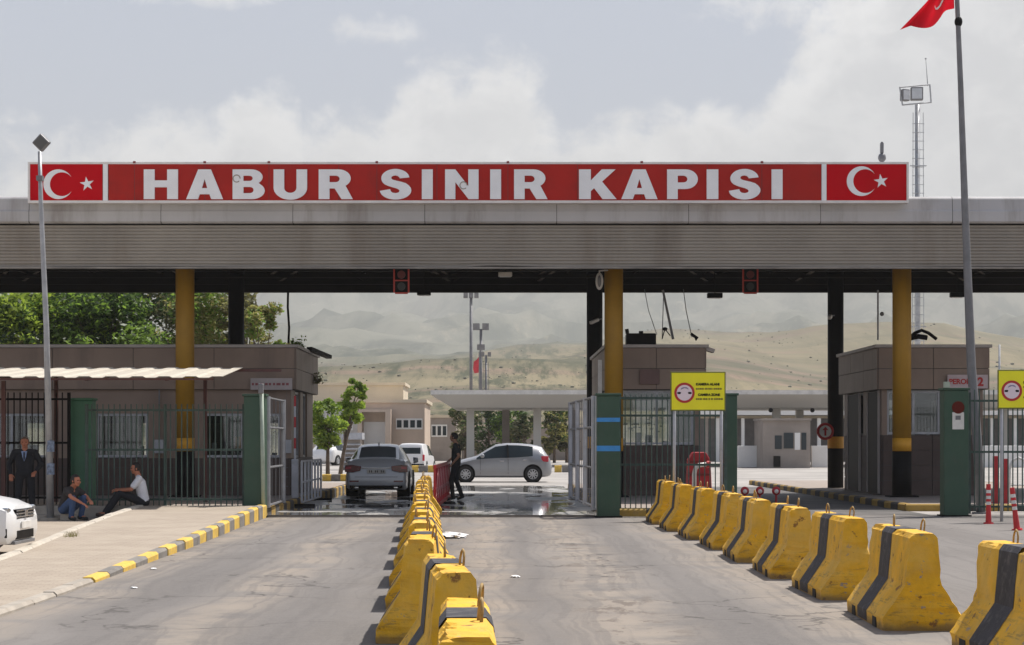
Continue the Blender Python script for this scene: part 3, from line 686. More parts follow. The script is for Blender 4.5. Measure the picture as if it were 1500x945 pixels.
for cx, r in (((62+103)/2+1, 22), (1262, 22)):
    cr = crescent(0, 0, .355, .285, .085)
    shape2d('crescent', [cr], M_WHITE, 0.02, sg, Matrix.Translation((SX(cx+2)-so_[0], -0.008, SZ(270)-so_[2]) if cx < 500 else (SX(cx)-so_[0], -0.008, SZ(265.5)-so_[2])))
for cx, cy in ((127.5, 269.5), (1290.5, 265.5)):
    shape2d('star', [star(0, 0, .175, 170)], M_WHITE, 0.02, sg, Matrix.Translation((SX(cx)-so_[0], -0.008, SZ(cy)-so_[2])))
# bird-dropping like smudge rings on the letters
for px, py in ((347, 262), (679, 272)):
    mb = MB(so_); c = (SX(px), SY-.052, SZ(py))
    pts = [(c[0]+.085*math.cos(t_), c[1], c[2]+.085*math.sin(t_)) for t_ in [i*math.pi/8 for i in range(15)]]
    mb.path(pts, .012, 5); mb.build('stain_ring', mat('stain', (.35, .30, .25), .9), sg)
mb = MB(so_)
for px in range(60, 1330, 105): mb.seg((SX(px), SY+.26, sz0+.2), (SX(px), SY+.9, 7.45), .05, .05)
mb.build('rear_strut', M_GREY, sg)

# ------------------------------------------------------------------ booths
def panels(mb, p, q, z0, z1, cols, rows, th=0.03, gap=0.008, outn=None):
    p, q = Vector(p).to_3d(), Vector(q).to_3d(); d = q-p; L = d.length; d.normalize(); n = Vector((d.y, -d.x, 0))
    for i in range(cols):
        for j in range(rows):
            a = p+d*(L*i/cols+gap); b = p+d*(L*(i+1)/cols-gap)
            za = z0+(z1-z0)*j/rows+gap; zb = z0+(z1-z0)*(j+1)/rows-gap
            jt = random.uniform(0, .006)
            vs = [mb.b.verts.new(v+Vector((0, 0, z))) for z in (za, zb) for v in (a, b, b+n*(th+jt), a+n*(th+jt))]
            for f in ((0, 1, 2, 3), (7, 6, 5, 4), (0, 4, 5, 1), (1, 5, 6, 2), (2, 6, 7, 3), (3, 7, 4, 0)): mb.b.faces.new([vs[k] for k in f])
def booth(label, x0, x1, y0, y1, zt, zb, cols, scols, wins, sidewins, base=0.15, sill=1.20, head=None):
    head = head or zb-.02
    r = thing('inspection_booth', label, 'booth', ((x0+x1)/2, y0, base)); of = ((x0+x1)/2, y0, base)
    MB(of).box(x0+.03, x1-.03, y0+.03, y1-.03, zb, zt).build('parapet_core', M_SEAM, r)
    mb = MB(of)
    panels(mb, (x0+.03, y0+.03), (x1-.03, y0+.03), zb, zt, cols, 2)
    panels(mb, (x0+.03, y1-.03), (x0+.03, y0+.03), zb, zt, scols, 2)
    panels(mb, (x1-.03, y0+.03), (x1-.03, y1-.03), zb, zt, scols, 2)
    mb.build('parapet', M_BOOTH, r)
    mb = MB(of)
    for a in ((x0-.06, x1+.06, y0-.06, y0+.14), (x0-.06, x1+.06, y1-.14, y1+.06), (x0-.06, x0+.14, y0+.14, y1-.14), (x1-.14, x1+.06, y0+.14, y1-.14)): mb.box(*a, zt+.002, zt+.085)
    mb.build('coping', M_COPE, r, bevel=.012)
    MB(of).box(x0+.2, x1-.2, y0+.2, y1-.2, zt-.15, zt-.05).build('roof', M_COPE, r)
    # lower walls with courses, glazed band, posts
    ix0, ix1, iy0, iy1 = x0+.14, x1-.14, y0+.14, y1-.14
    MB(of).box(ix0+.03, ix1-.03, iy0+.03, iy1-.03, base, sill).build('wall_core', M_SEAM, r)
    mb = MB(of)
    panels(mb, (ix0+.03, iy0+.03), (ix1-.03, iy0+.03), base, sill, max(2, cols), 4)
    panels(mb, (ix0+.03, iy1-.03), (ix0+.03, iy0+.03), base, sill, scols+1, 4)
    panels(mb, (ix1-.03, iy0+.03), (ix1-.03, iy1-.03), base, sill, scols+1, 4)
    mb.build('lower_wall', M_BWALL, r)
    # wall piers fill between windows on the front
    mb = MB(of); x = ix0
    for a, b in wins:
        if a-x > .02: mb.box(x, a, iy0, iy0+.18, sill, zb)
        x = b
    if ix1-x > .02: mb.box(x, ix1, iy0, iy0+.18, sill, zb)
    x = ix0
    for a, b in wins:
        if a-x > .02: mb.box(x, a, iy1-.18, iy1, sill, zb)
        x = b
    mb.box(x, ix1, iy1-.18, iy1, sill, zb)
    if head < zb-.05:
        for a, b in wins: mb.box(a, b, iy0, iy0+.17, head+.002, zb); mb.box(a, b, iy1-.17, iy1, head+.002, zb)
    yy = iy1-.18
    ends = sorted(sidewins)
    for sx_ in (ix0, ix1-.18):
        y = iy0+.18
        for a, b in ends:
            if a-y > .02: mb.box(sx_, sx_+.18, y, a, sill, zb)
            y = b
        if iy1-.18-y > .02: mb.box(sx_, sx_+.18, y, iy1-.18, sill, zb)
    mb.build('pier', M_BOOTH, r)
    for a, b in wins:
        fm = MB(of); zt_, zb_ = head, sill+.02
        fm.box(a, a+.06, iy0+.03, iy0+.10, zb_, zt_); fm.box(b-.06, b, iy0+.03, iy0+.10, zb_, zt_)
        fm.box(a+.06, b-.06, iy0+.03, iy0+.10, zb_, zb_+.06); fm.box(a+.06, b-.06, iy0+.03, iy0+.10, zt_-.06, zt_)
        n = max(1, round((b-a)/0.9))
        for k in range(1, n): fm.box(a+(b-a)*k/n-.03, a+(b-a)*k/n+.03, iy0+.035, iy0+.095, zb_+.06, zt_-.06)
        f = fm.build('window_frame', M_PGREY, r)
        MB(of).box(a+.061, b-.061, iy0+.06, iy0+.07, zb_+.061, zt_-.061).build('pane', M_WIN, f)
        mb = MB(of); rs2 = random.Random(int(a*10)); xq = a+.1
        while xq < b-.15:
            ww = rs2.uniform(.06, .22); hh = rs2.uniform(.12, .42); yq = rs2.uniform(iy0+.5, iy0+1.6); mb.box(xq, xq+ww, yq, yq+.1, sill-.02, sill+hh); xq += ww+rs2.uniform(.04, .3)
        mb.build('clutter_and_glints', M_WOFF, r)  # added pale blocks stand for papers, monitors and bright window reflections
        MB(of).box(a-.1, b+.1, iy0+.35, iy0+.42, head-.25, head-.02).build('blind_box', M_BWALL, r)
    for sx_ in (0, 1):
        for a, b in ends:
            xa = ix0+.05 if sx_ == 0 else ix1-.11; fm = MB(of)
            fm.box(xa, xa+.06, a, a+.06, sill, zb-.02); fm.box(xa, xa+.06, b-.06, b, sill, zb-.02); fm.box(xa, xa+.06, a+.06, b-.06, sill, sill+.06); fm.box(xa, xa+.06, a+.06, b-.06, zb-.08, zb-.02)
            f = fm.build('window_frame', M_GREY, r)
            MB(of).box(xa+.02, xa+.03, a+.061, b-.061, sill+.061, zb-.081).build('pane', M_GLASS, f)
    return r, of
BZT, BZB = 3.98, 2.90
bl_, ofl = booth('long brown panelled booth behind the white corrugated awning and green fence', -22.0, -5.20, 53.0, 59.5, BZT, BZB, 8, 3,
      [(-13.6, -11.6), (-10.4, -9.05), (-7.6, -5.62)], [(54.2, 55.6), (56.4, 57.6)], sill=1.12, head=2.28)
bm_, ofm = booth('narrow brown panelled booth between the two right-hand lanes', 2.83, 5.42, 53.0, 61.0, BZT, BZB, 2, 3, [(3.2, 5.1)], [(54.0, 56.0), (57.0, 59.0)], sill=1.45)
br_, ofr = booth('brown panelled booth behind the right yellow column', 9.84, 12.75, 53.0, 59.0, BZT, BZB, 2, 3, [(10.12, 11.5)], [(53.7, 55.3), (55.8, 58.3)], sill=1.72)
# roof edge weeds, broken coping
mb = MB(ofl); mb.seg((-5.15, 56.2, 4.10), (-4.72, 57.6, 3.93), .16, .10); mb.build('loose_gutter', M_BLACK, bl_)
mb = MB(ofm); mb.seg((5.25, 53.1, 4.02), (5.62, 53.2, 3.90), .18, .10); mb.build('loose_coping', M_COPE, bm_)
def darkdoor(r, of, x, y0, y1, z1=2.86):
    MB(of).box(x-.035, x-.005, y0, y1, .2, z1).build('doorway_dark_panel', M_BLACK, r); d = MB(of)  # black panel on the wall paints in the unlit door opening
    for y in (y0-.05, y1-.0): d.box(x-.06, x-.004, y, y+.05, .2, z1+.03)
    d.build('door_jamb', M_COPE, r)
darkdoor(br_, ofr, 9.98, 53.4, 54.9); darkdoor(br_, ofr, 9.98, 56.2, 58.0)
darkdoor(bm_, ofm, 2.97, 54.2, 55.8)
for r_, o_, x_, y_, z0_, z1_ in ((bl_, ofl, -8.75, 53.0, .2, 2.9), (bl_, ofl, -5.45, 53.1, .2, 2.9), (bm_, ofm, 3.05, 53.05, .2, 2.9), (br_, ofr, 11.9, 53.05, .2, 2.9)):
    MB(o_).tube((x_, y_+.06, z0_), (x_, y_+.06, z1_), .022, n=7).build('conduit', M_DGREY, r_)
    MB(o_).box(x_-.12, x_+.12, y_-.02, y_+.09, 1.25, 1.6).build('switch_box', M_PGREY, r_, bevel=.01)
MB(ofm).box(WX(937, 52.95), WX(966, 52.95), 52.935, 52.965, WZ(563, 52.95), WZ(541, 52.95)).build('blank_panel', mat('panel_red_brown', (.15, .085, .075), .6), bm_, bevel=.006)
MB(ofm).box(2.62, 2.72, 53.1, 53.13, WZ(579, 53), WZ(527, 53)).build('white_strip', M_WOFF, bm_)
# small plates on the booths
pl = thing('booth_name_plate', 'pale plate with small red lettering on the left booth corner', 'sign', (WX(397, 52.9), 52.9, WZ(571, 52.9)))
ob = pl.location.copy(); MB(ob).box(WX(367, 52.9), WX(428, 52.9), 52.9, 52.93, WZ(571, 52.9), WZ(554, 52.9)).build('plate', mat('plate_grey', (.42, .37, .37), .6), pl)
mb = MB(ob)
for a, b in ((369, 372), (374, 378), (381, 386), (388, 392), (394, 397), (400, 403), (405, 411), (413, 417), (419, 423)): mb.box(WX(a, 52.9), WX(b, 52.9), 52.893, 52.898, WZ(564.5, 52.9), WZ(561, 52.9))
mb.build('lettering', mat('plate_text', (.25, .07, .08), .6), pl)
pl = thing('lane_number_plate', 'white lane plate with red number 2 on the right booth', 'sign', (WX(1418, 52.9), 52.9, WZ(568, 52.9)))
ob = pl.location.copy(); MB(ob).box(WX(1388, 52.9), WX(1447, 52.9), 52.9, 52.93, WZ(569, 52.9), WZ(549, 52.9)).build('plate', mat('plate_pink', (.55, .44, .46), .6), pl)
text('lettering', 'PERON', .185, M_SRED, pl, (WX(1390, 52.9)-ob.x, -.008, WZ(562.5, 52.9)-ob.z), bold=.006)
text('lettering', '2', .30, M_SRED, pl, (WX(1432, 52.9)-ob.x, -.008, WZ(565, 52.9)-ob.z), bold=.012)
# rooftop clutter
u = thing('air_conditioner', 'black low air conditioner on the middle booth roof', 'air conditioner', (WX(938, 54), 54, 4.02)); ob = u.location.copy()
MB(ob).box(WX(917, 54), WX(960, 54), 53.7, 54.3, 4.02, WZ(489, 54)).build('casing', M_BLACK, u, bevel=.03)
mb = MB(ob); mb.tube((WX(939, 54), 54, WZ(489, 54)), (WX(939, 54), 54, WZ(485, 54)), .06); mb.tube((WX(919, 54), 54, WZ(489, 54)), (WX(918, 54), 54, WZ(482, 54)), .05); mb.build('cap', M_BLACK, u)
u = thing('antenna_tripod', 'tall thin antenna mast leaning above the middle booth roof', 'antenna', (WX(978, 54), 54, 4.0)); ob = u.location.copy()
mb = MB(ob); mb.tube(W(986, 497, 54), W(971, 425, 54), .035, .03, 6); mb.tube(W(970, 497, 54), W(972, 432, 54), .012, .012, 5); mb.build('mast', M_DGREY, u)
mb = MB(ob); mb.ell(W(974, 482, 54), (.07, .07, .05)); mb.tube(W(974, 482, 54), W(970, 496, 54), .015, .015, 5); mb.tube(W(974, 482, 54), W(982, 492, 54), .015, .015, 5); mb.build('receiver', M_BLACK, u)
u = thing('roof_floodlight', 'small black floodlight on the right corner of the middle booth roof', 'floodlight', W(1020, 499, 53.3)); ob = u.location.copy()
mb = MB(ob); mb.seg(W(1012, 489, 53.3), W(1022, 496, 53.3), .12, .07); mb.tube(W(1018, 494, 53.3), W(1020, 499, 53.3), .02); mb.build('lamp_body', M_BLACK, u)
u = thing('hose_coil', 'black hose bundle lying on the right booth roof', 'hose', W(1350, 497, 54)); ob = u.location.copy()
mb = MB(ob)
mb.path([W(1333, 494, 54), W(1340, 488, 54), W(1350, 484, 54.1), W(1360, 488, 54), W(1372, 497, 54)], .045, 7)
mb.path([W(1330, 496, 54.2), W(1345, 493, 54.2), W(1358, 495, 54.2)], .07, 7); mb.build('hose', M_BLACK, u)
# ------------------------------------------------------------------ awning
aw = thing('corrugated_awning', 'white corrugated sheet awning over the left fence', 'awning', (-9.5, 45.5, 2.2)); ob = aw.location.copy()
mb = MB(ob); ya, yb = 40.75, 47.6; za, zb2 = WZ(553, ya), WZ(541, yb)+.02
pts = []; x = -16.0; 
per = [(0, 0), (.20, 0), (.26, .028), (.47, .028), (.53, 0)]
xr = WX(316, ya)
while x < xr:
    for dx, dz in per[:-1]: pts.append((x+dx, dz))
    x += .53
A = [mb.b.verts.new((x, ya, za+dz)) for x, dz in pts]
B = [mb.b.verts.new((x+(1.05 if False else 0)+(x > -8)*0+0.0, yb, zb2+dz)) for x, dz in pts]
xend = pts[-1][0]
for k, v in enumerate(B): 
    v.co.x = -16+(v.co.x+16)*((WX(356, yb)+16)/(xend+16))
for i in range(len(pts)-1): mb.b.faces.new((A[i], A[i+1], B[i+1], B[i]))
o = mb.build('corrugated_sheet', M_AWN, aw); sm_ = o.modifiers.new('s', 'SOLIDIFY'); sm_.thickness = .012
mb = MB(ob); mb.box(-16, xr-.05, ya+.05, ya+.09, za-.05, za-.012); mb.box(-16, xr+.6, yb-.1, yb-.05, zb2-.08, zb2-.02)
for x in (-12.3, -10.2, -8.2, -6.6): mb.seg((x, ya+.1, za-.04), (x, yb-.1, zb2-.06), .05, .05)
mb.build('awning_frame', M_RBROWN, aw)
mb = MB(ob)
for x in (-12.3, -10.2, -6.75): mb.box(x-.04, x+.04, yb-.25, yb-.17, .16, zb2-.08); mb.box(x-.04, x+.04, 42.3, 42.38, .2, za-.02) if x < -7 else None
mb.build('awning_post', M_RBROWN, aw)

# ------------------------------------------------------------------ gate posts, fences and gate leaves
def post(px0, px1, pyt, D, label, m=M_GREEN, zb=0.0, dep=.42):
    x0, x1 = WX(px0, D), WX(px1, D); zt = WZ(pyt, D)
    r = thing('gate_post', label, 'gate post', ((x0+x1)/2, D, zb), group='green steel gate posts'); of = r.location.copy()
    MB(of).box(x0, x1, D, D+dep, zb, zt-.05).build('shaft', m, r, bevel=.015)
    MB(of).box(x0-.03, x1+.03, D-.03, D+dep+.03, zt-.05, zt).build('cap_plate', m, r, bevel=.008)
    MB(of).box(x0-.05, x1+.05, D-.05, D+dep+.05, zb, zb+.03).build('foot_plate', M_BLACK, r)
    return r, of, x0, x1, zt
p1 = post(357, 388, 577, 41.8, 'green gate post left of the entry lanes, beside the pale pipe')
p2 = post(875, 908, 576, 41.8, 'green gate post with two blue tape bands, right of the lanes')
p3 = post(103, 135, 583, 43.0, 'brighter green gate post behind the seated boy', m=M_GREENP)
p4 = post(1062, 1080, 576, 43.5, 'slim green gate post behind the yellow camera sign', dep=.5)
p5 = post(1383, 1419, 568, 42.4, 'green gate post with white notice, in front of the right booth')
r, of, x0, x1, zt = p2
for y in ((612, 618), (653, 661)): MB(of).box(x0-.004, x1+.004, 41.794, 42.1, WZ(y[1], 41.8), WZ(y[0], 41.8)).build('tape_band', M_BLUE, r)
r, of, x0, x1, zt = p5
MB(of).box(WX(1395, 42.4), WX(1412, 42.4), 42.39, 42.397, WZ(629, 42.4), WZ(604, 42.4)).build('notice', M_WOFF, r)
mb = MB(of); mb.box(WX(1399.5, 42.4), WX(1407, 42.4), 42.383, 42.389, WZ(615, 42.4), WZ(609, 42.4)); mb.build('emblem', M_DGREY, r)
mb = MB(of); mb.tube((WX(1403.5, 42.4), 42.396, WZ(597, 42.4)), (WX(1403.5, 42.4), 42.388, WZ(597, 42.4)), .13, n=20); mb.build('round_sticker', mat('dullred', (.11, .018, .012), .8, spec=.1), r)
MB(of).box(x0-.02, x0+.10, 42.3, 42.4, zt, zt+.12).build('lamp_box', M_GPIPE, r)
def fence(x0, x1, D, z0, z1, step, label, rails=(0.06, .55, .94), bm_=M_FENCE, th=.022, spikes=False, mid=True):
    r = thing('bar_fence', label, 'fence', ((x0+x1)/2, D, z0)); of = r.location.copy(); H = z1-z0
    mb = MB(of)
    for f in rails: mb.box(x0, x1, D-.02, D+.02, z0+H*f-.022, z0+H*f+.022)
    mb.build('rail', bm_, r)
    mb = MB(of); n = int((x1-x0)/step)
    for i in range(1, n):
        x = x0+(x1-x0)*i/n; zt = z1+(.06 if spikes else 0)
        mb.box(x-th/2, x+th/2, D-.045, D-.022, z0, zt)
    mb.build('bars', bm_, r)
    mb = MB(of)
    for x in ([x0, (x0+x1)/2, x1] if mid else [x0, x1]): mb.box(x-.03, x+.03, D-.01, D+.05, z0-.05, z1)
    mb.build('fence_stanchion', bm_, r)
    return r
fence(-8.42, WX(357, 42), 42.0, .24, WZ(592, 42), .115, 'dark green bar fence behind the man in the white shirt')
fence(-15.0, -8.95, 42.8, .24, WZ(575, 42.8), .125, 'dark green bar fence behind the man in the dark suit', bm_=M_DSTEEL)
fence(WX(910, 42.1), WX(1060, 43), 42.6, .10, WZ(578, 42.6), .105, 'green mesh fence left of the camera sign, before the middle booth', rails=(.02, .40, .82, .97))
fence(WX(1420, 42.6), 14.6, 42.6, .10, WZ(575, 42.6), .098, 'green bar fence at the right edge behind the bollards', rails=(.04, .5, .93), spikes=True)
def leaf(label, a, b, zt, zb, nposts, m, mesh=None):
    """open gate leaf running from point a to b"""
    r = thing('gate_leaf', label, 'gate', (a[0], a[1], 0), group='open gate leaves along the lanes'); of = r.location.copy(); A = Vector((a[0], a[1], 0)); B = Vector((b[0], b[1], 0))
    mb = MB(of)
    for i in range(nposts):
        p = A.lerp(B, i/(nposts-1)); mb.tube(p+Vector((0, 0, zb)), p+Vector((0, 0, zt)), .055, n=8)
    mb.build('upright', m, r)
    mb = MB(of)
    for z in (zb+.04, zb+(zt-zb)*.36, zb+(zt-zb)*.72, zt-.03): mb.tube(A+Vector((0, 0, z)), B+Vector((0, 0, z)), .026, n=6)
    mb.build('crossbar', M_DGREY, r)
    mb = MB(of); n = (nposts-1)*4
    for i in range(n+1):
        if i % 4 == 0: continue
        p = A.lerp(B, i/n); mb.tube(p+Vector((0, 0, zb)), p+Vector((0, 0, zt)), .010, n=5)
    mb.build('bars', M_DGREY, r)
leaf('grey gate leaf folded back beside the post with blue tape', (2.0, 42.4), (1.78, 49.5), 2.50, .17, 4, M_PGREY)
leaf('grey gate leaf folded back beside the long left booth', (-4.80, 42.9), (-4.84, 46.4), 2.50, .17, 2, M_GREY)
mb = MB(); mb.tube((WX(386, 41.7), 41.7, 0), (WX(383, 41.7), 41.7, WZ(562, 41.7)), .042, n=10); o = mb.build('gate_pipe', M_GPIPE, smooth=True); tag(o, 'pale green steel pipe standing against the left green gate post', 'pipe')
# bracket lamp at the top of that post
u = thing('post_lamp', 'small grey lamp head on top of the left green gate post', 'lamp', W(382, 577, 41.6)); ob = u.location.copy()
MB(ob).box(WX(379, 41.6), WX(386, 41.6), 41.5, 41.65, WZ(577, 41.6), WZ(562, 41.6)).build('lamp_body', M_DGREY, u, bevel=.02)
# grey slatted road barrier standing by the left booth
u = thing('slatted_barrier', 'light grey slatted metal barrier standing beside the left lane', 'barrier', (-4.66, 49.0, .02)); ob = u.location.copy()
a, b = Vector((-4.66, 48.9, 0)), Vector((-4.66, 54.2, 0)); mb = MB(ob)
for z in (.10, .58, 1.08): mb.seg(a+Vector((0, 0, z)), b+Vector((0, 0, z)), .03, .04)
mb.build('rail', M_PGREY, u); mb = MB(ob)
for i in range(7): p = a.lerp(b, i/6); mb.box(p.x-.022, p.x+.022, p.y-.06, p.y+.06, .12, 1.07)
mb.build('slats', M_PGREY, u); mb = MB(ob)
for i in (0.02, .98): p = a.lerp(b, i); mb.box(p.x-.3, p.x+.3, p.y-.04, p.y+.04, .0, .06)
mb.build('foot', M_BLACK, u)
# red and white chevron hangings by the booth corner
u = thing('boom_barrier_stand', 'slim raised red and white boom stand beside the left booth', 'boom barrier', (-4.95, 50.5, .16)); ob = u.location.copy()
MB(ob).box(-5.06, -4.90, 50.4, 50.6, .16, 1.12).build('cabinet', M_PGREY, u, bevel=.02)
for k in range(6): MB(ob).box(-5.005, -4.955, 50.47, 50.53, 1.12+k*.26, 1.12+(k+1)*.26).build('boom_segment', M_REDM if k % 2 else M_PGREY, u)

# ------------------------------------------------------------------ poles
u = thing('lamp_pole', 'thin leaning grey lamp pole with square floodlight at far left', 'lamp pole', (WX(74, 40.4), 40.4, 0)); ob = u.location.copy()
mb = MB(ob); mb.path([W(74, 762, 40.4), W(68, 480, 40.4), W(60, 300, 40.4), W(58, 222, 40.4)], [.075, .055, .045, .035], 12); mb.build('pole', M_GREY, u, smooth=True)
mb = MB(ob); mb.box(WX(56, 40.4)-.02, WX(62, 40.4)+.02, 40.3, 40.46, WZ(265, 40.4), WZ(258, 40.4)); mb.build('clamp', M_DGREY, u)
c = W(61, 209, 40.3); Mx = Matrix.Translation(c) @ Matrix.Rotation(R(45), 4, 'Y') @ Matrix.Rotation(R(12), 4, 'X'); mb = MB(ob); mb.box(-.13, .13, -.06, .06, -.13, .13, Mx); mb.build('floodlight_head', M_DGREY, u, bevel=.02)
mb = MB(ob); mb.box(-.10, .10, -.066, -.061, -.10, .10, Mx); mb.build('lamp_glass', mat('lampglass_dark', (.08, .085, .09), .3), u)
mb = MB(ob); mb.tube((WX(74, 40.4), 40.4, 0), (WX(74, 40.4), 40.4, .05), .22, n=16); mb.build('footing', M_KC, u)
for z in (1.35, .9): MB(ob).tube((WX(73.6, 40.4), 40.4, z), (WX(73.6, 40.4), 40.4, z+.22), .082, .080, 12).build('blue_sticker', mat('stk', (.16, .20, .28), .7, .5, 14), u)
MB().box(WX(48, 40.6), WX(92, 40.6), 40.45, 41.1, 0, .09).build('concrete_pad', M_KC, bevel=.01)
tag(bpy.data.objects['concrete_pad'], 'low concrete slab behind the foot of the left lamp pole', 'slab')
# flagpole with the waving flag at upper right
FD = 44.0
u = thing('flagpole', 'tall dark flagpole rising past the right end of the canopy', 'flagpole', (WX(1437, FD), FD, .0)); ob = u.location.copy()
pts = [W(1437, VY+EYE*FPX/FD, FD), W(1431, 640, FD), W(1423, 540, FD), W(1413, 290, FD), W(1407, 120, FD), W(1402, 0, FD), W(1400, -110, FD)]
mb = MB(ob); mb.path(pts, [.10, .10, .098, .075, .06, .05, .04], 14); mb.build('pole', M_DGREY, u, smooth=True)
mb = MB(ob); mb.ell(W(1404, 32, FD), (.085, .085, .12)); mb.build('halyard_cleat', M_BLACK, u, smooth=True)
mb = MB(ob); mb.ell(W(1400, -114, FD), .08); mb.build('finial', M_GREY, u, smooth=True)
MB(ob).tube((WX(1437, FD), FD, 0), (WX(1437, FD), FD, .04), .2, n=16).build('base_flange', M_DGREY, u)
def flagpt(uu, vv):
    """uu 0..1 from hoist to fly, vv 0..1 from bottom to top; returns point in photo px at FD, with folds in depth"""
    hb, ht = Vector((1398, 13)), Vector((1396, -75)); fb, ft = Vector((1318, 44)), Vector((1374, -14))
    a = hb.lerp(ht, vv); b = fb.lerp(ft, vv); p = a.lerp(b, uu)
    # fold that kicks the lower edge in near the pole
    p.y += 15*math.sin(math.pi*min(1, uu*1.25))*(1-vv)*(1 if uu > .25 else uu*4)*.9-8*math.exp(-((uu-.2)/.12)**2)*(1-vv)
    dd = .16*math.sin(uu*9+vv*2.0)+.10*math.sin(uu*4-vv*5)
    return W(p.x, p.y, FD+dd*(uu**.5))
fl = thing('turkish_flag', 'red flag with white crescent drooping from the flagpole', 'flag', W(1398, 13, FD)); ob = fl.location.copy()
mb = MB(ob); N1, N2 = 44, 26; g = [[mb.b.verts.new(flagpt(i/N1, j/N2)) for j in range(N2+1)] for i in range(N1+1)]
for i in range(N1):
    for j in range(N2): mb.b.faces.new((g[i][j], g[i+1][j], g[i+1][j+1], g[i][j+1]))
mb.build('cloth', M_CLOTH, fl, smooth=True)
def flagshape(poly_loops, name):
    """crescent/star as a fine grid cut-out on both sides"""
    for sgn in (-1, 1):
        mb = MB(ob); K = 90
        for i in range(K):
            for j in range(int(K*.66)):
                uu = (i+.5)/K; vv = (j+.5)/(K*.66); X_, Y_ = uu*1.5, vv
                if poly_loops(X_, Y_):
                    q = [(i/K, j/(K*.66)), ((i+1)/K, j/(K*.66)), ((i+1)/K, (j+1)/(K*.66)), (i/K, (j+1)/(K*.66))]
                    mb.b.faces.new([mb.b.verts.new(flagpt(*e)+Vector((0, sgn*.008, 0))) for e in q])
        bmesh.ops.remove_doubles(mb.b, verts=mb.b.verts[:], dist=.0005)
        mb.build(name, M_CLOTHW, fl, smooth=True)
flagshape(lambda x, y: (x-.5)**2+(y-.5)**2 < .0625 and (x-.5625)**2+(y-.5)**2 > .04, 'crescent')
# floodlight mast beyond the canopy
def mast(px, pyt, D, r, label, name='floodlight_mast', heads=2, ladder=True, full=True, base_h=0.0, grp=None, mm=M_GREY):
    x = WX(px, D); zt = WZ(pyt, D); u = thing(name, label, 'light mast', (x, D, 0), group=grp); ob = u.location.copy()
    mb = MB(ob); mb.tube((x, D, 0), (x, D, zt), r, r*.8, 12); mb.build('pole', mm, u, smooth=True)
    if ladder:
        mb = MB(ob)
        for s_ in (-1, 1): mb.tube((x+s_*r*1.9, D-r, .5), (x+s_*r*1.6, D-r, zt-.6), .022, n=5)
        z = .8
        while z < zt-.8: mb.tube((x-r*1.9, D-r, z), (x+r*1.9, D-r, z), .022, n=5); z += .55
        mb.build('ladder', mm, u); mb = MB(ob); z = 2
        while z < zt-1: mb.box(x-r*2.6, x+r*2.6, D-r*1.2, D-r*.8, z, z+.06); z += 3.4
        mb.build('bracket', mm, u)
    return u, ob, x, zt
u, ob, x, zt = mast(1344, 152, 130, .20, 'tall floodlight mast with ladder behind the canopy, two lamps on top')
S = 130/FPX
def mw(px, py): return W(px, py, 130)
mb = MB(ob)
fr = [(1318, 128), (1362, 124), (1364, 150), (1322, 154)]
for yy in (129.2, 130.8):
    q = [W(a, b, yy) for a, b in fr]
    for i in range(4): mb.tube(q[i], q[(i+1) % 4], .045, n=6)
for a, b in fr: mb.tube(W(a, b, 129.2), W(a, b, 130.8), .045, n=6)
mb.build('lamp_basket', M_GREY, u)
for (a, b, c_, d_, rz) in ((1320, 131, 1332, 148, .35), (1334, 128, 1352, 147, -.1)):
    mid = W((a+c_)/2, (b+d_)/2, 129.3); hw = (c_-a)*S/2; hh = (d_-b)*S/2
    Mx = Matrix.Translation(mid) @ Matrix.Rotation(rz, 4, 'Z'); lb = MB(ob).box(-hw, hw, -.15, .25, -hh, hh, Mx).build('floodlight', M_DGREY, u, bevel=.05)
    MB(ob).box(-hw*.8, hw*.8, -.17, -.155, -hh*.8, hh*.8, Mx).build('lamp_glass', mat('lamp_glass', (.5, .52, .55), .25), lb)
mb = MB(ob); mb.tube(mw(1359, 126), mw(1356, 86), .03, .015, 6); mb.ell(mw(1356, 86), .06); mb.build('lightning_rod', M_GREY, u)
u, ob, x, zt = mast(690, 432, 190, .17, 'tallest distant floodlight mast seen under the canopy', grp='distant light masts', ladder=False, mm=M_DGREY)
mb = MB(ob)
for dx in (-.5, 0, .5): mb.box(x+dx-.2, x+dx+.2, 189.8, 190.2, zt-.3, zt+.3)
mb.build('floodlight', M_DGREY, u)
u, ob, x, zt = mast(704.5, 482, 185, .16, 'shorter distant floodlight mast with red flag beside it', grp='distant light masts', ladder=False, mm=M_DGREY)
mb = MB(ob)
for dx in (-.42, .42): mb.box(x+dx-.3, x+dx+.3, 184.8, 185.2, zt-.1, zt+.5)
mb.box(x-.35, x+.35, 184.8, 185.2, zt-1.9, zt-1.4); mb.build('floodlight', M_DGREY, u)
u, ob, x, zt = mast(712, 520, 185, .14, 'shortest distant mast with small twin lamps right of the flag', grp='distant light masts', ladder=True, mm=M_DGREY)
mb = MB(ob)
for dx in (-.3, .3): mb.box(x+dx-.15, x+dx+.15, 184.8, 185.2, zt-.15, zt+.25)
mb.build('floodlight', M_DGREY, u)
u = thing('distant_flag', 'small red flag on a thin pole among the distant masts', 'flag', (WX(697, 180), 180, 0)); ob = u.location.copy()
mb = MB(ob); mb.tube((WX(702, 180), 180, 0), (WX(702, 180), 180, WZ(516, 180)), .05, n=6); mb.build('pole', M_DGREY, u)
mb = MB(ob); pp = [(702, 522), (698, 527), (694, 530), (693, 541), (695, 547), (701, 546)]
mb.prism([(WX(a, 180), WZ(b, 180)) for a, b in pp], 'y', 179.98, 180.02); mb.build('cloth', mat('fflag', (.5, .03, .05), .8), u)
mast(1464, 505, 150, .09, 'faint thin lamp post beyond the right fence', grp='distant light masts', ladder=False)
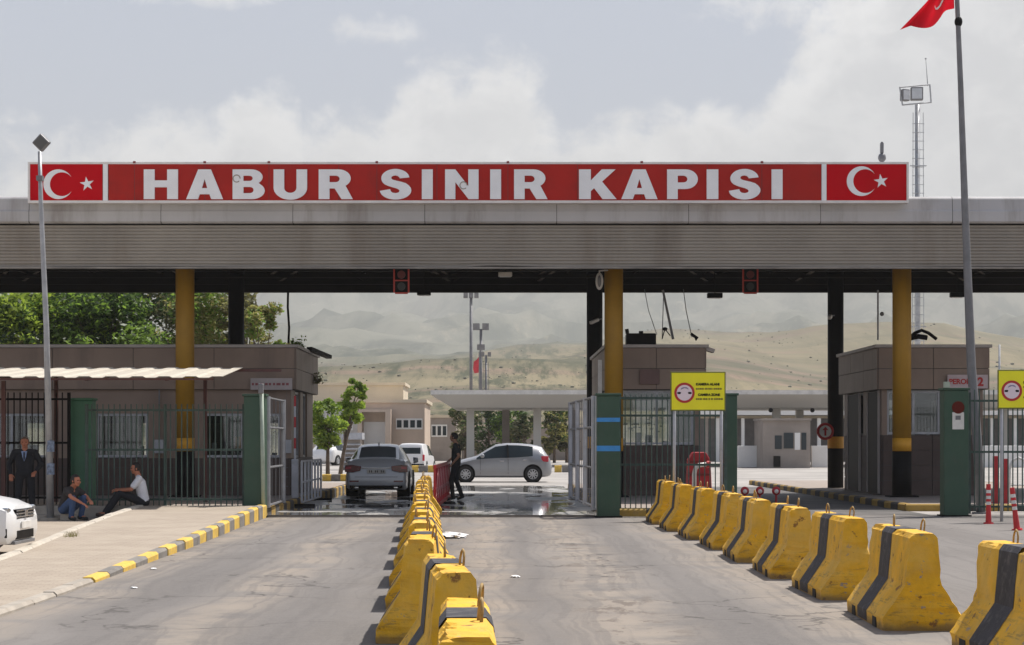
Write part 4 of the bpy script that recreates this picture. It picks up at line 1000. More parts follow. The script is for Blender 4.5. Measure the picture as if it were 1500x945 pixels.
# small siren on the canopy roof
u = thing('roof_siren', 'small siren on a short post on the canopy roof behind the sign', 'siren', (WX(1292, 52), 52, 7.5)); ob = u.location.copy()
mb = MB(ob); mb.tube((WX(1292, 52), 52, 7.5), W(1292, 208, 52), .035, .03, 8); mb.build('post', M_DGREY, u)
mb = MB(ob); mb.ell(W(1292, 231, 52), (.10, .10, .12)); mb.box(WX(1289.5, 52), WX(1294, 52), 51.95, 52.05, WZ(224, 52), WZ(210, 52)); mb.build('horn', M_DGREY, u)
# ------------------------------------------------------------------ fittings hanging from the canopy
def trafficlight(px, D, label, lit):
    u = thing('traffic_light', label, 'traffic light', (WX(px, D), D, WZ(429, D)), group='traffic lights under the canopy'); ob = u.location.copy()
    x0, x1, z0, z1 = WX(px-10, D), WX(px+10, D), WZ(429, D), WZ(393, D)
    MB(ob).box(x0, x1, D, D+.14, z0, z1).build('housing', M_BLACK, u, bevel=.02)
    mb = MB(ob)
    for a in ((x0-.03, x0+.01, z0, z1), (x1-.01, x1+.03, z0, z1), (x0+.01, x1-.01, z0-.03, z0+.01), (x0+.01, x1-.01, (z0+z1)/2-.015, (z0+z1)/2+.015)): mb.box(a[0], a[1], D-.03, D+.0, a[2], a[3])
    mb.build('red_surround', mat('tl_red', (.42, .03, .015) if lit else (.14, .025, .015), .5), u)
    for k, zc in enumerate((z0+(z1-z0)*.26, z0+(z1-z0)*.74)):
        mb = MB(ob); mb.tube((px and (x0+x1)/2, D-.035, zc), ((x0+x1)/2, D-.002, zc), .10, n=18); mb.build('lens', mat('lens_red', (.12, .012, .01), .5) if k else mat('lens_dark', (.02, .02, .018), .5), u)
    mb = MB(ob); mb.tube(((x0+x1)/2, D+.05, z1), ((x0+x1)/2, D+.05, 7.3), .025); mb.build('hanger', M_DSTEEL, u)
trafficlight(588, 50.6, 'red-framed traffic light under the canopy above the left lane', True)
trafficlight(1099, 52.5, 'dull red traffic light under the canopy right of the middle column', False)
def lampbox(px, py, w, h, D, label, m, nm='canopy_lamp'):
    u = thing(nm, label, 'lamp', W(px, py, D), group='lamps under the canopy'); ob = u.location.copy(); s_ = D/FPX
    c = W(px, py, D); MB(ob).box(c.x-w*s_/2, c.x+w*s_/2, D-.12, D+.12, c.z-h*s_/2, c.z+h*s_/2).build('lamp_body', m, u, bevel=.015)
    MB(ob).box(c.x-w*s_*.4, c.x+w*s_*.4, D-.1, D+.1, c.z-h*s_/2-.012, c.z-h*s_/2-.001).build('diffuser', M_WOFF, u)
    MB(ob).tube((c.x, D, c.z+h*s_/2), (c.x, D, 7.28), .015, n=6).build('rod', M_DSTEEL, u)
lampbox(740, 402, 20, 6, 53, 'white box lamp under the canopy right of the lane centre', M_WOFF)
lampbox(1047, 433, 22, 7, 58, 'black box lamp hanging below the truss above the middle booth', M_BLACK)
lampbox(1402, 432, 20, 7, 58, 'black box lamp hanging below the truss beside the flagpole', M_BLACK)
lampbox(621, 429, 20, 7, 56, 'dark box lamp right of the red traffic light', M_DSTEEL)
u = thing('canopy_speaker', 'white oval speaker hanging beside the middle yellow column', 'speaker', W(878, 412, 51.3)); ob = u.location.copy()
MB(ob).ell(W(878, 412, 51.3), (.10, .10, .22)).build('shell', M_WOFF, u, smooth=True)
mb = MB(ob); mb.path([W(878, 402, 51.3), W(878, 397, 51.3), W(886, 396, 51.4), W(890, 396, 51.5)], .02, 6); mb.build('bracket', M_WOFF, u)
MB(ob).ell(W(878, 412, 51.21), (.05, .03, .15)).build('grille', M_DGREY, u)
def cctv(px, py, D, label, dx=-9, dy=5):
    u = thing('security_camera', label, 'security camera', W(px, py, D), group='security cameras'); ob = u.location.copy()
    MB(ob).seg(W(px, py, D), W(px+dx, py+dy, D-.25), .10, .10).build('camera_body', M_WOFF, u, bevel=.02)
    MB(ob).tube(W(px, py, D), W(px+5, py-1, D+.15), .02, n=6).build('bracket', M_DGREY, u)
cctv(876, 468, 61.4, 'white security camera on the black column left of the middle booth', -11, 5)
cctv(1217, 463, 61.4, 'dim security camera on the black column by the right booth', -2, 3)
cctv(383, 551+20, 51.2, 'security camera hanging under the left awning end', -6, 4) if False else None
mb = MB(); mb.path([W(422, 425, 60), W(421.5, 450, 60), W(423.5, 480, 60), W(422.5, 503, 60)], .035, 6)
o = mb.build('hanging_cable', M_BLACK); tag(o, 'black cable dropping from the canopy to the left booth roof', 'cable')
mb = MB(); mb.path([W(1001, 424, 60), W(1005, 455, 58), W(1013, 492, 55)], .012, 5); o = mb.build('hanging_cable', M_DGREY); tag(o, 'thin wire from the canopy to the middle booth roof lamp', 'cable')
mb = MB(); mb.path([W(944, 424, 60), W(950, 455, 58), W(962, 490, 55)], .010, 5); o = mb.build('hanging_cable', M_DGREY); tag(o, 'thinnest wire slanting to the air conditioner on the middle booth', 'cable')
mb = MB(); mb.tube(W(1286, 425, 57), W(1286, 498, 57), .025, n=6); mb.ell(W(1292, 460, 57), .06); o = mb.build('aerial_rod', M_GREY); tag(o, 'thin aerial rod at the left corner of the right booth roof', 'antenna')

# ------------------------------------------------------------------ yellow camera signs
def camsign(px0, px1, py0, py1, D, label, posts):
    s_ = D/FPX; x0 = WX(px0, D); z0, z1 = WZ(py1, D), WZ(py0, D); x1 = WX(px1, D)
    u = thing('camera_zone_sign', label, 'sign', (x0, D, 0), group='yellow camera zone signs'); ob = u.location.copy()
    for p in posts: MB(ob).tube((WX(p, D), D+.045, 0), (WX(p, D), D+.045, z1-.02), .03, n=12).build('post', M_PGREY, u, smooth=True)
    MB(ob).box(x0, x1, D-.008, D+.008, z0, z1).build('board', mat('olive_border', (.16, .17, .02), .5), u, bevel=.01)
    MB(ob).box(x0+.025, x1-.025, D-.014, D-.009, z0+.025, z1-.025).build('yellow_face', M_SGN, u)
    cx = x0+.275; cz = (z0+z1)/2-.03; rr = .20
    ring = [arc(0, 0, rr, rr, 0, 350, 35), arc(0, 0, rr*.77, rr*.77, 0, 350, 35)]
    T_ = lambda y, dx=0, dz=0: Matrix.Translation((cx+dx-ob.x, y, cz+dz))
    shape2d('red_ring', ring, M_SRED, .004, u, T_(-.018)); shape2d('ring_face', [ring[1]], M_PINKW, .002, u, T_(-.017))
    shape2d('bar_mark', [[(-.14, -.022), (-.14, .012), (-.085, .018), (-.065, 0), (-.085, -.026)], [(.14, -.022), (.14, .012), (.085, .018), (.065, 0), (.085, -.026)]], M_BLACK, .002, u, T_(-.021))
    shape2d('ring_mark', [[(-.075, 0), (-.06, .035), (-.02, .05), (.04, .05), (.07, .03), (.08, 0), (.05, .02), (0, .03), (-.04, .015)]], mat('mauve', (.25, .22, .35), .6), .002, u, T_(-.021, 0, .06))
    tx = x0+.50-ob.x; zc = z1-.27
    for k, (st_, sz, dz) in enumerate((('KAMERA ALANI', .066, 0), ('CAMERA ZONE', .062, -.205))):
        text('lettering', st_, sz, M_BLACK, u, (tx+(0 if k == 0 else .04), -.018, zc+dz), bold=.0035, sx=1.0)
    mb = MB((0, 0, 0)); rs = random.Random(int(px0))
    for dz in (-.085, -.285):
        x = tx
        while x < tx+.50:
            l = rs.uniform(.02, .045); mb.box(x, x+l, -.019, -.0165, zc+dz, zc+dz+.034); x += l+rs.choice((.008, .008, .022))
    mb.build('small_print', mat('smallprint', (.20, .16, .01), .6), u)
camsign(982, 1063, 544.5, 602, 40.2, 'yellow camera sign on two posts above the barriers', (988, 1057))
camsign(1461, 1543, 541.5, 599, 39.7, 'yellow camera sign cut by the right picture edge', (1468, 1537))

# ------------------------------------------------------------------ concrete barriers
HB, LB_ = 0.80, 2.0
PROF = [(.33, 0), (.335, .10), (.15, .375), (.115, .76), (.085, .80)]
def barrier_mesh(seed):
    rs = random.Random(seed); bmm = bmesh.new(); NY = 30
    half = []
    for (w0, z0), (w1, z1) in zip(PROF, PROF[1:]):
        n = 2 if z1-z0 < .12 else 6
        for i in range(n): half.append((w0+(w1-w0)*i/n, z0+(z1-z0)*i/n))
    half.append(PROF[-1]); top = [(.04, .80), (0, .80)]
    sec = half+top; full = sec+[(-a, b) for a, b in sec[-2::-1]]
    rings = []
    for j in range(NY+1):
        y = LB_*j/NY; inset = 0
        ring = []
        for a, b in full:
            ring.append(bmm.verts.new((a, y, b)))
        rings.append(ring)
    for A, B in zip(rings, rings[1:]):
        for k in range(len(full)-1): bmm.faces.new((A[k], A[k+1], B[k+1], B[k]))
    for ring, s_ in ((rings[0], 1), (rings[-1], -1)):
        # fill end as strips between mirrored verts
        n = len(ring)
        for k in range(n//2):
            f = (ring[k], ring[n-1-k], ring[n-2-k], ring[k+1])
            if k+1 == n-2-k: f = (ring[k], ring[n-1-k], ring[k+1])
            try: bmm.faces.new(f)
            except ValueError: pass
    # chipping at edges
    for v in bmm.verts:
        x, y, z = v.co
        e = min(y, LB_-y); edge = math.exp(-(e/.035)**2); topedge = math.exp(-((.80-z)/.03)**2)*math.exp(-((abs(x)-.10)/.03)**2)
        n = noise.noise(Vector((x*7+seed, y*7, z*7))); n2 = noise.noise(Vector((x*22, y*22+seed, z*22)))
        k = edge*max(0, n*.5+.05+n2*.6)*.055+topedge*max(0, n*.8+n2*.6-.03)*.07
        v.co += Vector((-math.copysign(k, x) if abs(x) > .02 else 0, (k if y < 1 else -k)*1.1*edge, -k*.7 if z > .6 else 0))
        v.co += Vector((n2*.003, 0, n*.003)) if z > .01 else Vector()
    bmesh.ops.recalc_face_normals(bmm, faces=bmm.faces[:])
    me = bpy.data.meshes.new('body'); bmm.to_mesh(me); bmm.free(); me.materials.append(M_YEL); return me
def stripe_mesh():
    """painted stripe following the side-top-side profile, standing 3 mm proud"""
    mb = MB(); o_ = .0035; y0, y1 = .84, 1.36
    pr = [(w_+o_, z) for w_, z in PROF]; pr[-1] = (PROF[-1][0]+.001, .80+o_); pr[0] = (pr[0][0], .01)
    full = pr+[(-a, b) for a, b in pr[::-1]]; ring = []
    NY = 3
    for y in (y0, y0+.17, y0+.35, y1): ring.append([mb.b.verts.new((a, y, b)) for a, b in full])
    for A, B in zip(ring, ring[1:]):
        for k in range(len(full)-1): mb.b.faces.new((A[k], A[k+1], B[k+1], B[k]))
    return mb
stripe_obj = stripe_mesh()
me_st = bpy.data.meshes.new('stripe'); bmesh.ops.recalc_face_normals(stripe_obj.b, faces=stripe_obj.b.faces[:]); stripe_obj.b.to_mesh(me_st); me_st.materials.append(M_STRIPE)
mb = MB()
for y in (1,): pass
def loop_mesh():
    mb = MB(); mb.path([(0, -.045, .78), (0, -.047, .85), (0, -.030, .885), (0, 0, .90), (0, .030, .885), (0, .047, .85), (0, .045, .78)], .0075, 8)
    me = bpy.data.meshes.new('loop'); mb.b.to_mesh(me); me.polygons.foreach_set('use_smooth', [True]*len(me.polygons)); me.materials.append(M_REBAR); return me
me_lp = loop_mesh()
def notch_mesh():
    mb = MB()
    for y in (.42, 1.58):
        for s_ in (-1, 1): mb.box(min(s_*.325, s_*.340), max(s_*.325, s_*.340), y-.09, y+.09, 0.002, .085)
    me = bpy.data.meshes.new('notch'); mb.b.to_mesh(me); me.materials.append(mat('notch_dark', (.02, .018, .016), .9)); return me
me_nt = notch_mesh()
BMS = [barrier_mesh(i*3.7+1) for i in range(5)]
def barrier(i, x, y, x2, label, group):
    r = thing('concrete_barrier', label, 'barrier', (x, y, 0), -math.atan2(x2-x, LB_), group)
    for nm, me in (('body', BMS[i % 5]), ('black_stripe', me_st), ('fork_slots', me_nt)):
        o = bpy.data.objects.new(nm, me); COL.objects.link(o); o.parent = r
    for yy in (.62, 1.52):
        o = bpy.data.objects.new('lifting_loop', me_lp); COL.objects.link(o); o.parent = r; o.location = (random.uniform(-.01, .01), yy, 0); o.rotation_euler = (random.uniform(-.1, .1), random.uniform(-.12, .12), random.uniform(-.25, .3))
    return r
G1, G2 = 'yellow concrete barriers dividing the two lanes', 'yellow concrete barriers along the right of the road'
ordn = ['nearest', 'second', 'third', 'fourth', 'fifth', 'sixth', 'seventh', 'eighth', 'ninth', 'tenth', 'eleventh']
cen = [(-.113, 7.87, -.155), (-.235, 11.75, -.385), (-.60, 15.7, -.62), (-.70, 18.9, -.74), (-.82, 21.9, -.85), (-.93, 25.0, -.98), (-1.05, 28.4, -1.10), (-1.18, 31.8, -1.24), (-1.30, 35.4, -1.36), (-1.44, 39.2, -1.48), (-1.50, 43.4, -1.58)]
for i, (x, y, x2) in enumerate(cen):
    lb = ['yellow barrier with chipped top nearest the camera, cut by the bottom edge', 'yellow barrier just behind the chipped nearest one, stripe on its left side', 'broad yellow end face behind the second barrier of the lane divider'][i] if i < 3 else ordn[i]+' yellow barrier from the camera in the row dividing the lanes'
    barrier(i, x, y, x2, lb, G1)
rgt = [(3.80, 13.6, 3.78), (3.49, 16.75, 3.54), (3.50, 20.0, 3.49), (3.42, 23.1, 3.46), (3.40, 26.2, 3.44), (3.42, 29.3, 3.42), (3.34, 32.3, 3.36), (3.27, 35.3, 3.28), (3.24, 38.3, 3.26)]
for i, (x, y, x2) in enumerate(rgt):
    lb = {0: 'yellow barrier cut by the bottom right corner of the picture', 3: 'yellow barrier with rust pits, fourth from the camera in the right row', 8: 'farthest yellow barrier of the right row, beside the gate fence'}.get(i, ordn[i]+' yellow barrier from the camera in the right row')
    barrier(i+2, x, y, x2, lb, G2)

# ------------------------------------------------------------------ bollards and small roadside things
def bollard(px, py_base, D, label, lean=0.0):
    r = thing('flexible_bollard', label, 'bollard', (WX(px, D), D, 0), group='red flexible bollards'); r.rotation_euler = (0, lean, 0)
    MB().tube((0, 0, 0), (0, 0, .03), .10, .09, 16).build('base', M_BRED, r)
    zs = [.03, .36, .42, .47, .53, .58, .64, .75]
    for k in range(7):
        MB().tube((0, 0, zs[k]), (0, 0, zs[k+1]), .045+(.0 if k else .012), .042, 16).build('white_band' if k in (1, 3, 5) else 'red_tube', M_WOFF if k in (1, 3, 5) else M_BRED, r, smooth=False)
bollard(1448, 768, 38.6, 'upright red bollard with white bands, left of the right sign post')
bollard(1490, 778, 35.8, 'leaning red bollard with white bands, right of the sign post', -.12)
for px, lab in ((1091, 'leftmost'), (1113, 'middle'), (1137, 'rightmost')):
    D = 47.0; r = thing('hoop_marker', lab+' small red and white ball marker behind the right barrier row', 'bollard', (WX(px, D), D, 0), group='ball markers behind the barriers')
    MB().tube((0, 0, 0), (0, 0, .36), .025, n=8).build('stem', M_REDM, r)
    MB().ell((0, 0, .42), (.10, .06, .10)).build('ball', M_REDM, r, smooth=True); MB().ell((0, -.035, .41), (.055, .04, .055)).build('white_spot', M_WOFF, r, smooth=True)
# red tank with white bent pipe behind the sign posts
u = thing('red_water_barrier', 'dark red plastic barrier behind the fence by the slim green post', 'barrier', (WX(1025, 45), 45, .16)); ob = u.location.copy()
MB(ob).prism([(WX(1006, 45), .16), (WX(1044, 45), .16), (WX(1041, 45), 1.15), (WX(1034, 45), 1.32), (WX(1016, 45), 1.32), (WX(1009, 45), 1.15)], 'y', 45, 45.5).build('shell', M_REDM, u, bevel=.03)
mb = MB(ob)
for z in (.45, .8, 1.08): mb.box(WX(1010, 45), WX(1040, 45), 44.965, 44.998, z, z+.05)
mb.build('rib', mat('darkred', (.2, .01, .01), .5), u)
u = thing('bent_pipe', 'white bent pipe standing in front of the dark red barrier', 'pipe', (WX(1018, 44.3), 44.3, .16)); ob = u.location.copy()
mb = MB(ob); mb.path([(WX(1017, 44.3), 44.3, .1), (WX(1017, 44.3), 44.3, .85), (WX(1019, 44.3), 44.3, .98), (WX(1024, 44.3), 44.3, 1.04), (WX(1036, 44.3), 44.3, 1.06)], .05, 10); mb.build('pipe', M_WOFF, u, smooth=True)
MB(ob).tube((WX(1035, 44.3), 44.3, 1.06), (WX(1041, 44.3), 44.3, 1.06), .075, n=12).build('red_flange', M_BRED, u)
for px, lab in ((1459, 'left'), (1473, 'right')):
    u = thing('red_steel_post', 'dark red steel post behind the right fence, '+lab+' of the sign post', 'post', (WX(px, 46), 46, .16)); ob = u.location.copy()
    MB(ob).box(WX(px-3.4, 46), WX(px+3.4, 46), 46, 46.1, .16, WZ(668 if px < 1465 else 672, 46)).build('shaft', M_REDM, u, bevel=.01)
    MB(ob).box(WX(px-5, 46), WX(px+5, 46), 45.97, 46.13, .16, .19).build('foot', M_REDM, u)
u = thing('drum_lid', 'pale round hoop leaning behind the fence at the right edge', 'hoop', (WX(1490, 45), 45, .16)); ob = u.location.copy()
mb = MB(ob); mb.path([(WX(1478, 45), 45, .2), (WX(1479, 45), 45, .95), (WX(1483, 45), 45, 1.12), (WX(1491, 45), 45, 1.2), (WX(1500, 45), 45, 1.15), (WX(1504, 45), 45, .9), (WX(1505, 45), 45, .2)], .03, 8); mb.build('hoop', M_WOFF, u, smooth=True)
mb = MB(ob); mb.tube((WX(1479, 45), 45, .6), (WX(1505, 45), 45, .6), .02); mb.build('crossbar', M_WOFF, u)
# round sign on the right black column
u = thing('round_sign', 'round red and white sign on the black column by the right booth', 'sign', (WX(1209, 61.5), 61.5, WZ(632, 61.5))); ob = u.location.copy()
c = u.location; MB(ob).tube(c, c+Vector((0, .03, 0)), .26, n=28).build('disc', M_SRED, u); MB(ob).tube(c-Vector((0, .008, 0)), c-Vector((0, .001, 0)), .18, n=28).build('face', M_WOFF, u)
shape2d('arrow_mark', [[(-.03, -.13), (-.03, .04), (-.09, .04), (0, .14), (.09, .04), (.03, .04), (.03, -.13)]], M_SRED, .006, u, Matrix.Translation((0, -.013, 0)))
# red chevron barrier by the walking man
u = thing('red_lattice_barrier', 'red lattice barrier beyond the lane divider beside the walking man', 'barrier', (-1.38, 46.6, .0)); ob = u.location.copy()
a, b = Vector((-1.40, 45.8, 0)), Vector((-1.30, 56.5, 0)); mb = MB(ob)
for z in (.08, .45, .98): mb.seg(a+Vector((0, 0, z)), b+Vector((0, 0, z)), .06, .08)
mb.build('rail', M_REDM, u); mb = MB(ob); n = 18
for i in range(n): p = a.lerp(b, i/n); q = a.lerp(b, min(1, (i+1.0)/n)); mb.seg(p+Vector((0, 0, .1)), q+Vector((0, 0, .98)), .03, .07)
mb.build('slats', M_REDM, u); mb = MB(ob)
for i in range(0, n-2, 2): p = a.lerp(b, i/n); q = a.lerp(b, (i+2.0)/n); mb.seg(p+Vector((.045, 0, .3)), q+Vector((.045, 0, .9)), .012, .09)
mb.build('slat_highlights', mat('highlight_pink', (.55, .25, .25), .6), u)  # pinkish strips painted as highlights along the lattice diagonals
mb = MB(ob)
for i in range(0, n, 3): p = a.lerp(b, i/n); mb.box(p.x-.02, p.x+.02, p.y-.04, p.y+.04, .0, 1.0)
mb.build('uprights', M_REDM, u); mb = MB(ob)
for i in (0.0, .5, 1): p = a.lerp(b, i); mb.box(p.x-.22, p.x+.22, p.y-.04, p.y+.04, 0, .05)
mb.build('foot', M_BLACK, u)
# litter
for k, (px, py, s_, lab) in enumerate(((662, 788, .30, 'crumpled white plastic bag beside the lane divider'), (755, 846, .07, 'small white paper scrap in the right lane'), (225, 834, .05, 'white paper scrap beside the painted kerb'), (196, 862, .045, 'smallest white paper scrap in the left lane'))):
    D = EYE*FPX/(py-VY); mb = MB(); vs = bmesh.ops.create_icosphere(mb.b, subdivisions=3, radius=1)['verts']
    for v in vs:
        n = noise.noise(v.co*2.3+Vector((k*5, 0, 0))); n2 = noise.noise(v.co*5+Vector((k*5, 0, 0))); v.co = v.co*(1+.5*n+.3*n2); v.co = Vector((v.co.x*s_*.75, v.co.y*s_, max(.0, (v.co.z+.6))*s_*.18))
    o = mb.build('litter', M_PAPER, loc=(WX(px, D), D, .004)); tag(o, lab, 'litter')
mb = MB(); rs = random.Random(5)
for i in range(60):
    a_ = rs.random()*6.28; l = rs.uniform(.08, .2); p = Vector((rs.uniform(-.15, .15), rs.uniform(-.4, .4), 0)); q = p+Vector((math.cos(a_)*l*.5, math.sin(a_)*l*.5, l)); n = (q-p).orthogonal().normalized()*.008
    mb.quad(p-n, p+n, q+n*.3, q-n*.3)
o = mb.build('weed_tuft', mat('drygrass', (.22, .20, .07), .8), loc=(WX(103, 30.6)+.02, 30.6, ksl(30.6))); o.scale = (.5, .5, .5); tag(o, 'dry weed tuft on the sidewalk edge kerb', 'weed')

# ------------------------------------------------------------------ vehicles
def car(name, label, loc, rz, paint, L, Wd, H, st, wheels, wr, glassst, extras=None, tail=None, group=None, cat='car', rimr=.62):
    """st: stations (x, zb, zbelt, ztop, wbelt, wtop); front at +x.  glassst: dict of station ranges"""
    r = thing(name, label, cat, loc, rz, group); NS = len(st)
    body, side, scr = bmesh.new(), bmesh.new(), [bmesh.new(), bmesh.new()]
    def sec(s):
        x, zb, zl, zt, wl, wt = s; cr = .02
        m1 = zb+(zl-zb)*.30; m2 = zb+(zl-zb)*.66
        h = [(0, zb), (wl*.90, zb), (wl*.985, zb+.07), (wl*1.0, m1), (wl*.995, m2), (wl*.96, zl)]
        if zt-zl > .05: h += [(wl+(wt-wl)*.55-.01, zl+(zt-zl)*.52), (wt, zt-.06), (wt-.09, zt-.01), (wt*.5, zt+cr*.7), (0, zt+cr)]
        else: h += [(wl*.93, zl+(zt-zl)*.3+.01), (wl*.86, zl+(zt-zl)*.6+.02), (wl*.75, zt), (wl*.4, zt+cr*.8), (0, zt+cr)]
        return [(x, a, b) for a, b in h]
    secs = [sec(s) for s in st]; NP = len(secs[0])
    def addf(bmt, cache, pts):
        vs = []
        for p in pts:
            k = (round(p[0], 4), round(p[1], 4), round(p[2], 4))
            if k not in cache: cache[k] = bmt.verts.new(p)
            if cache[k] not in vs: vs.append(cache[k])
        if len(vs) > 2:
            try: bmt.faces.new(vs)
            except ValueError: pass
    cb, cs, c0, c1 = {}, {}, {}, {}
    for i in range(NS-1):
        for k in range(NP-1):
            for sg_ in (1, -1):
                P = [secs[i][k], secs[i+1][k], secs[i+1][k+1], secs[i][k+1]]; P = [(a, b*sg_, c) for a, b, c in P]
                if i in glassst['side'] and k in (5, 6): addf(side, cs, P)
                elif i in glassst['front'] and k in (8, 9): addf(scr[0], c0, P)
                elif i in glassst['rear'] and k in (8, 9): addf(scr[1], c1, P)
                else: addf(body, cb, P)
    for e in (0, NS-1):
        f = secs[e]; addf(body, cb, [(a, b, c) for a, b, c in f]+[(a, -b, c) for a, b, c in f[::-1]])
    def fin(bmt, nm, m, par):
        bmesh.ops.recalc_face_normals(bmt, faces=bmt.faces[:]); me = bpy.data.meshes.new(nm); bmt.to_mesh(me); bmt.free()
        me.polygons.foreach_set('use_smooth', [True]*len(me.polygons)); me.materials.append(m)
        try: me.set_sharp_from_angle(angle=R(38))
        except Exception: pass
        o = bpy.data.objects.new(nm, me); COL.objects.link(o); o.parent = par; return o
    bo = fin(body, 'body', paint, r); fin(side, 'side_windows', M_GLASS, r); fin(scr[0], 'windscreen', M_GLASS, r); fin(scr[1], 'rear_window', M_GLASS, r)
    hw = Wd/2
    for wx in wheels:
        for s_ in (-1, 1):
            y0 = s_*(hw-.20); y1 = s_*(hw+.004)
            MB().tube((wx, s_*(hw-.35), wr+.015), (wx, s_*(hw+.006), wr+.015), wr+.055, n=30).build('wheel_arch', M_BLACK, r)
            w_ = bpy.data.objects.new('wheel', None)
            mb = MB(); pr = [(wr*.62, -.10), (wr*.95, -.105), (wr, -.075), (wr, .075), (wr*.95, .105), (wr*.62, .10)]; n = 30; rg = []
            for q in range(n):
                t_ = 2*math.pi*q/n; rg.append([mb.b.verts.new((a*math.cos(t_), b, a*math.sin(t_))) for a, b in pr])
            for q in range(n):
                A, B = rg[q], rg[(q+1) % n]
                for k in range(len(pr)): mb.b.faces.new((A[k], A[(k+1) % len(pr)], B[(k+1) % len(pr)], B[k]))
            wh = mb.build('wheel', M_TYRE, r, smooth=True); wh.location = (wx, s_*(hw-.085), wr)
            mb = MB(); mb.tube((0, s_*.035, 0), (0, s_*.06, 0), wr*.60, n=24)
            mb.build('rim_dish', mat('rim_dark', (.10, .10, .11), .4), wh)
            mb = MB()
            for q in range(9):
                t_ = 2*math.pi*q/9; mb.seg((0, s_*.085, 0), (wr*.60*math.cos(t_), s_*.085, wr*.60*math.sin(t_)), .045, .05)
            mb.tube((0, s_*.06, 0), (0, s_*.115, 0), wr*.16, n=14)
            pts = [(wr*.60*math.cos(t_), s_*.088, wr*.60*math.sin(t_)) for t_ in [i*math.pi/12 for i in range(25)]]; mb.path(pts, .018, 6)
            mb.build('rim', M_RIM, wh)
            bpy.data.objects.remove(w_)
    return r
def bx(r, nm, m, x0, x1, y0, y1, z0, z1, bev=.01, M=None): return MB().box(x0, x1, y0, y1, z0, z1, M).build(nm, m, r, bevel=bev)
# hatchback: stations front(+x) to rear
hs = [(2.01, .28, .52, .54, .52, .40), (1.94, .22, .60, .64, .70, .55), (1.75, .19, .66, .74, .80, .62), (1.35, .18, .76, .86, .84, .66), (1.02, .18, .84, .94, .855, .70), (.85, .18, .87, .99, .86, .70),
      (.45, .18, .90, 1.24, .86, .62), (.12, .18, .92, 1.42, .86, .58), (-.30, .18, .93, 1.475, .86, .57), (-.75, .18, .95, 1.47, .86, .565), (-1.12, .18, .98, 1.44, .86, .56),
      (-1.30, .18, 1.0, 1.415, .86, .555), (-1.52, .20, 1.02, 1.37, .855, .55), (-1.66, .20, 1.02, 1.33, .85, .54), (-1.86, .22, .98, 1.04, .82, .52), (-1.96, .26, .84, .86, .78, .6), (-2.02, .34, .60, .62, .70, .5)]
hc = car('silver_hatchback', 'silver hatchback crossing behind the gate, seen from its left side', (WX(730.5, 78.9), 78.9, 0), R(180), M_SILV, 4.03, 1.72, 1.48, hs, (1.26, -1.30), .31,
         {'side': (5, 6, 7, 8, 9, 10), 'front': (5, 6), 'rear': (12, 13)})
for s_ in (-1, 1):
    bx(hc, 'door_pillar', M_SILV, -.42, -.34, s_*.60-.05 if s_ > 0 else -.87, s_*.60+.27 if s_ > 0 else -.55, .92, .93, .002)
    MB().seg((-.36, s_*.838, .93), (-.33, s_*.58, 1.42), .05, .05).build('centre_pillar', M_BLACK, hc)
    MB().tube((.62, s_*.90, 1.0), (.62, s_*1.0, 1.0), .085, .07, 12).build('wing_mirror', M_SILV, hc, smooth=True)
    bx(hc, 'door_handle', M_CHROME, -.20, -.04, s_*.862-.012, s_*.862+.012, .80, .83, .006)
    bx(hc, 'door_handle', M_CHROME, -1.06, -.92, s_*.862-.012, s_*.862+.012, .84, .87, .006)
    bx(hc, 'tail_lamp', M_TAILR, -1.90, -1.62, s_*.80-.035, s_*.80+.035, .78, 1.0, .02)
    bx(hc, 'headlight', M_HEAD, 1.55, 1.90, s_*.70-.09, s_*.70+.07, .60, .74, .03)
    for xx in (-.36, .70): bx(hc, 'door_gap', M_SEAM, xx-.006, xx+.006, s_*.861-.006, s_*.861+.006, .30, .88, 0)
    bx(hc, 'side_moulding', M_SILV, -.9, .85, s_*.866-.008, s_*.866+.008, .40, .45, .004)
bx(hc, 'rear_plate', M_WOFF, -2.055, -2.03, -.26, .26, .52, .63, .003); bx(hc, 'front_plate', M_WOFF, 2.02, 2.04, -.26, .26, .40, .51, .003)
# sedan seen from behind
ss = [(2.28, .30, .56, .58, .55, .4), (2.20, .22, .64, .68, .72, .55), (1.9, .19, .72, .80, .82, .64), (1.35, .18, .84, .93, .87, .70), (1.0, .18, .89, .99, .885, .72), (.45, .18, .93, 1.30, .885, .66),
      (.10, .18, .95, 1.44, .885, .60), (-.4, .18, .96, 1.475, .885, .59), (-.9, .18, .98, 1.45, .885, .585), (-1.15, .18, .99, 1.40, .88, .58), (-1.72, .18, 1.02, 1.10, .87, .62), (-1.95, .19, 1.0, 1.08, .865, .70), (-2.20, .22, .98, 1.06, .85, .72), (-2.27, .26, .90, .96, .83, .7), (-2.32, .30, .60, .62, .80, .6), (-2.34, .34, .46, .48, .76, .55)]
gc = car('grey_sedan', 'grey sedan stopped in the left lane under the canopy, seen from behind', (WX(558, 59.7), 59.7, 0), R(90), M_GCAR, 4.65, 1.79, 1.47, ss, (1.38, -1.30), .32,
         {'side': (4, 5, 6, 7, 8, 9), 'front': (4, 5), 'rear': (9,)})
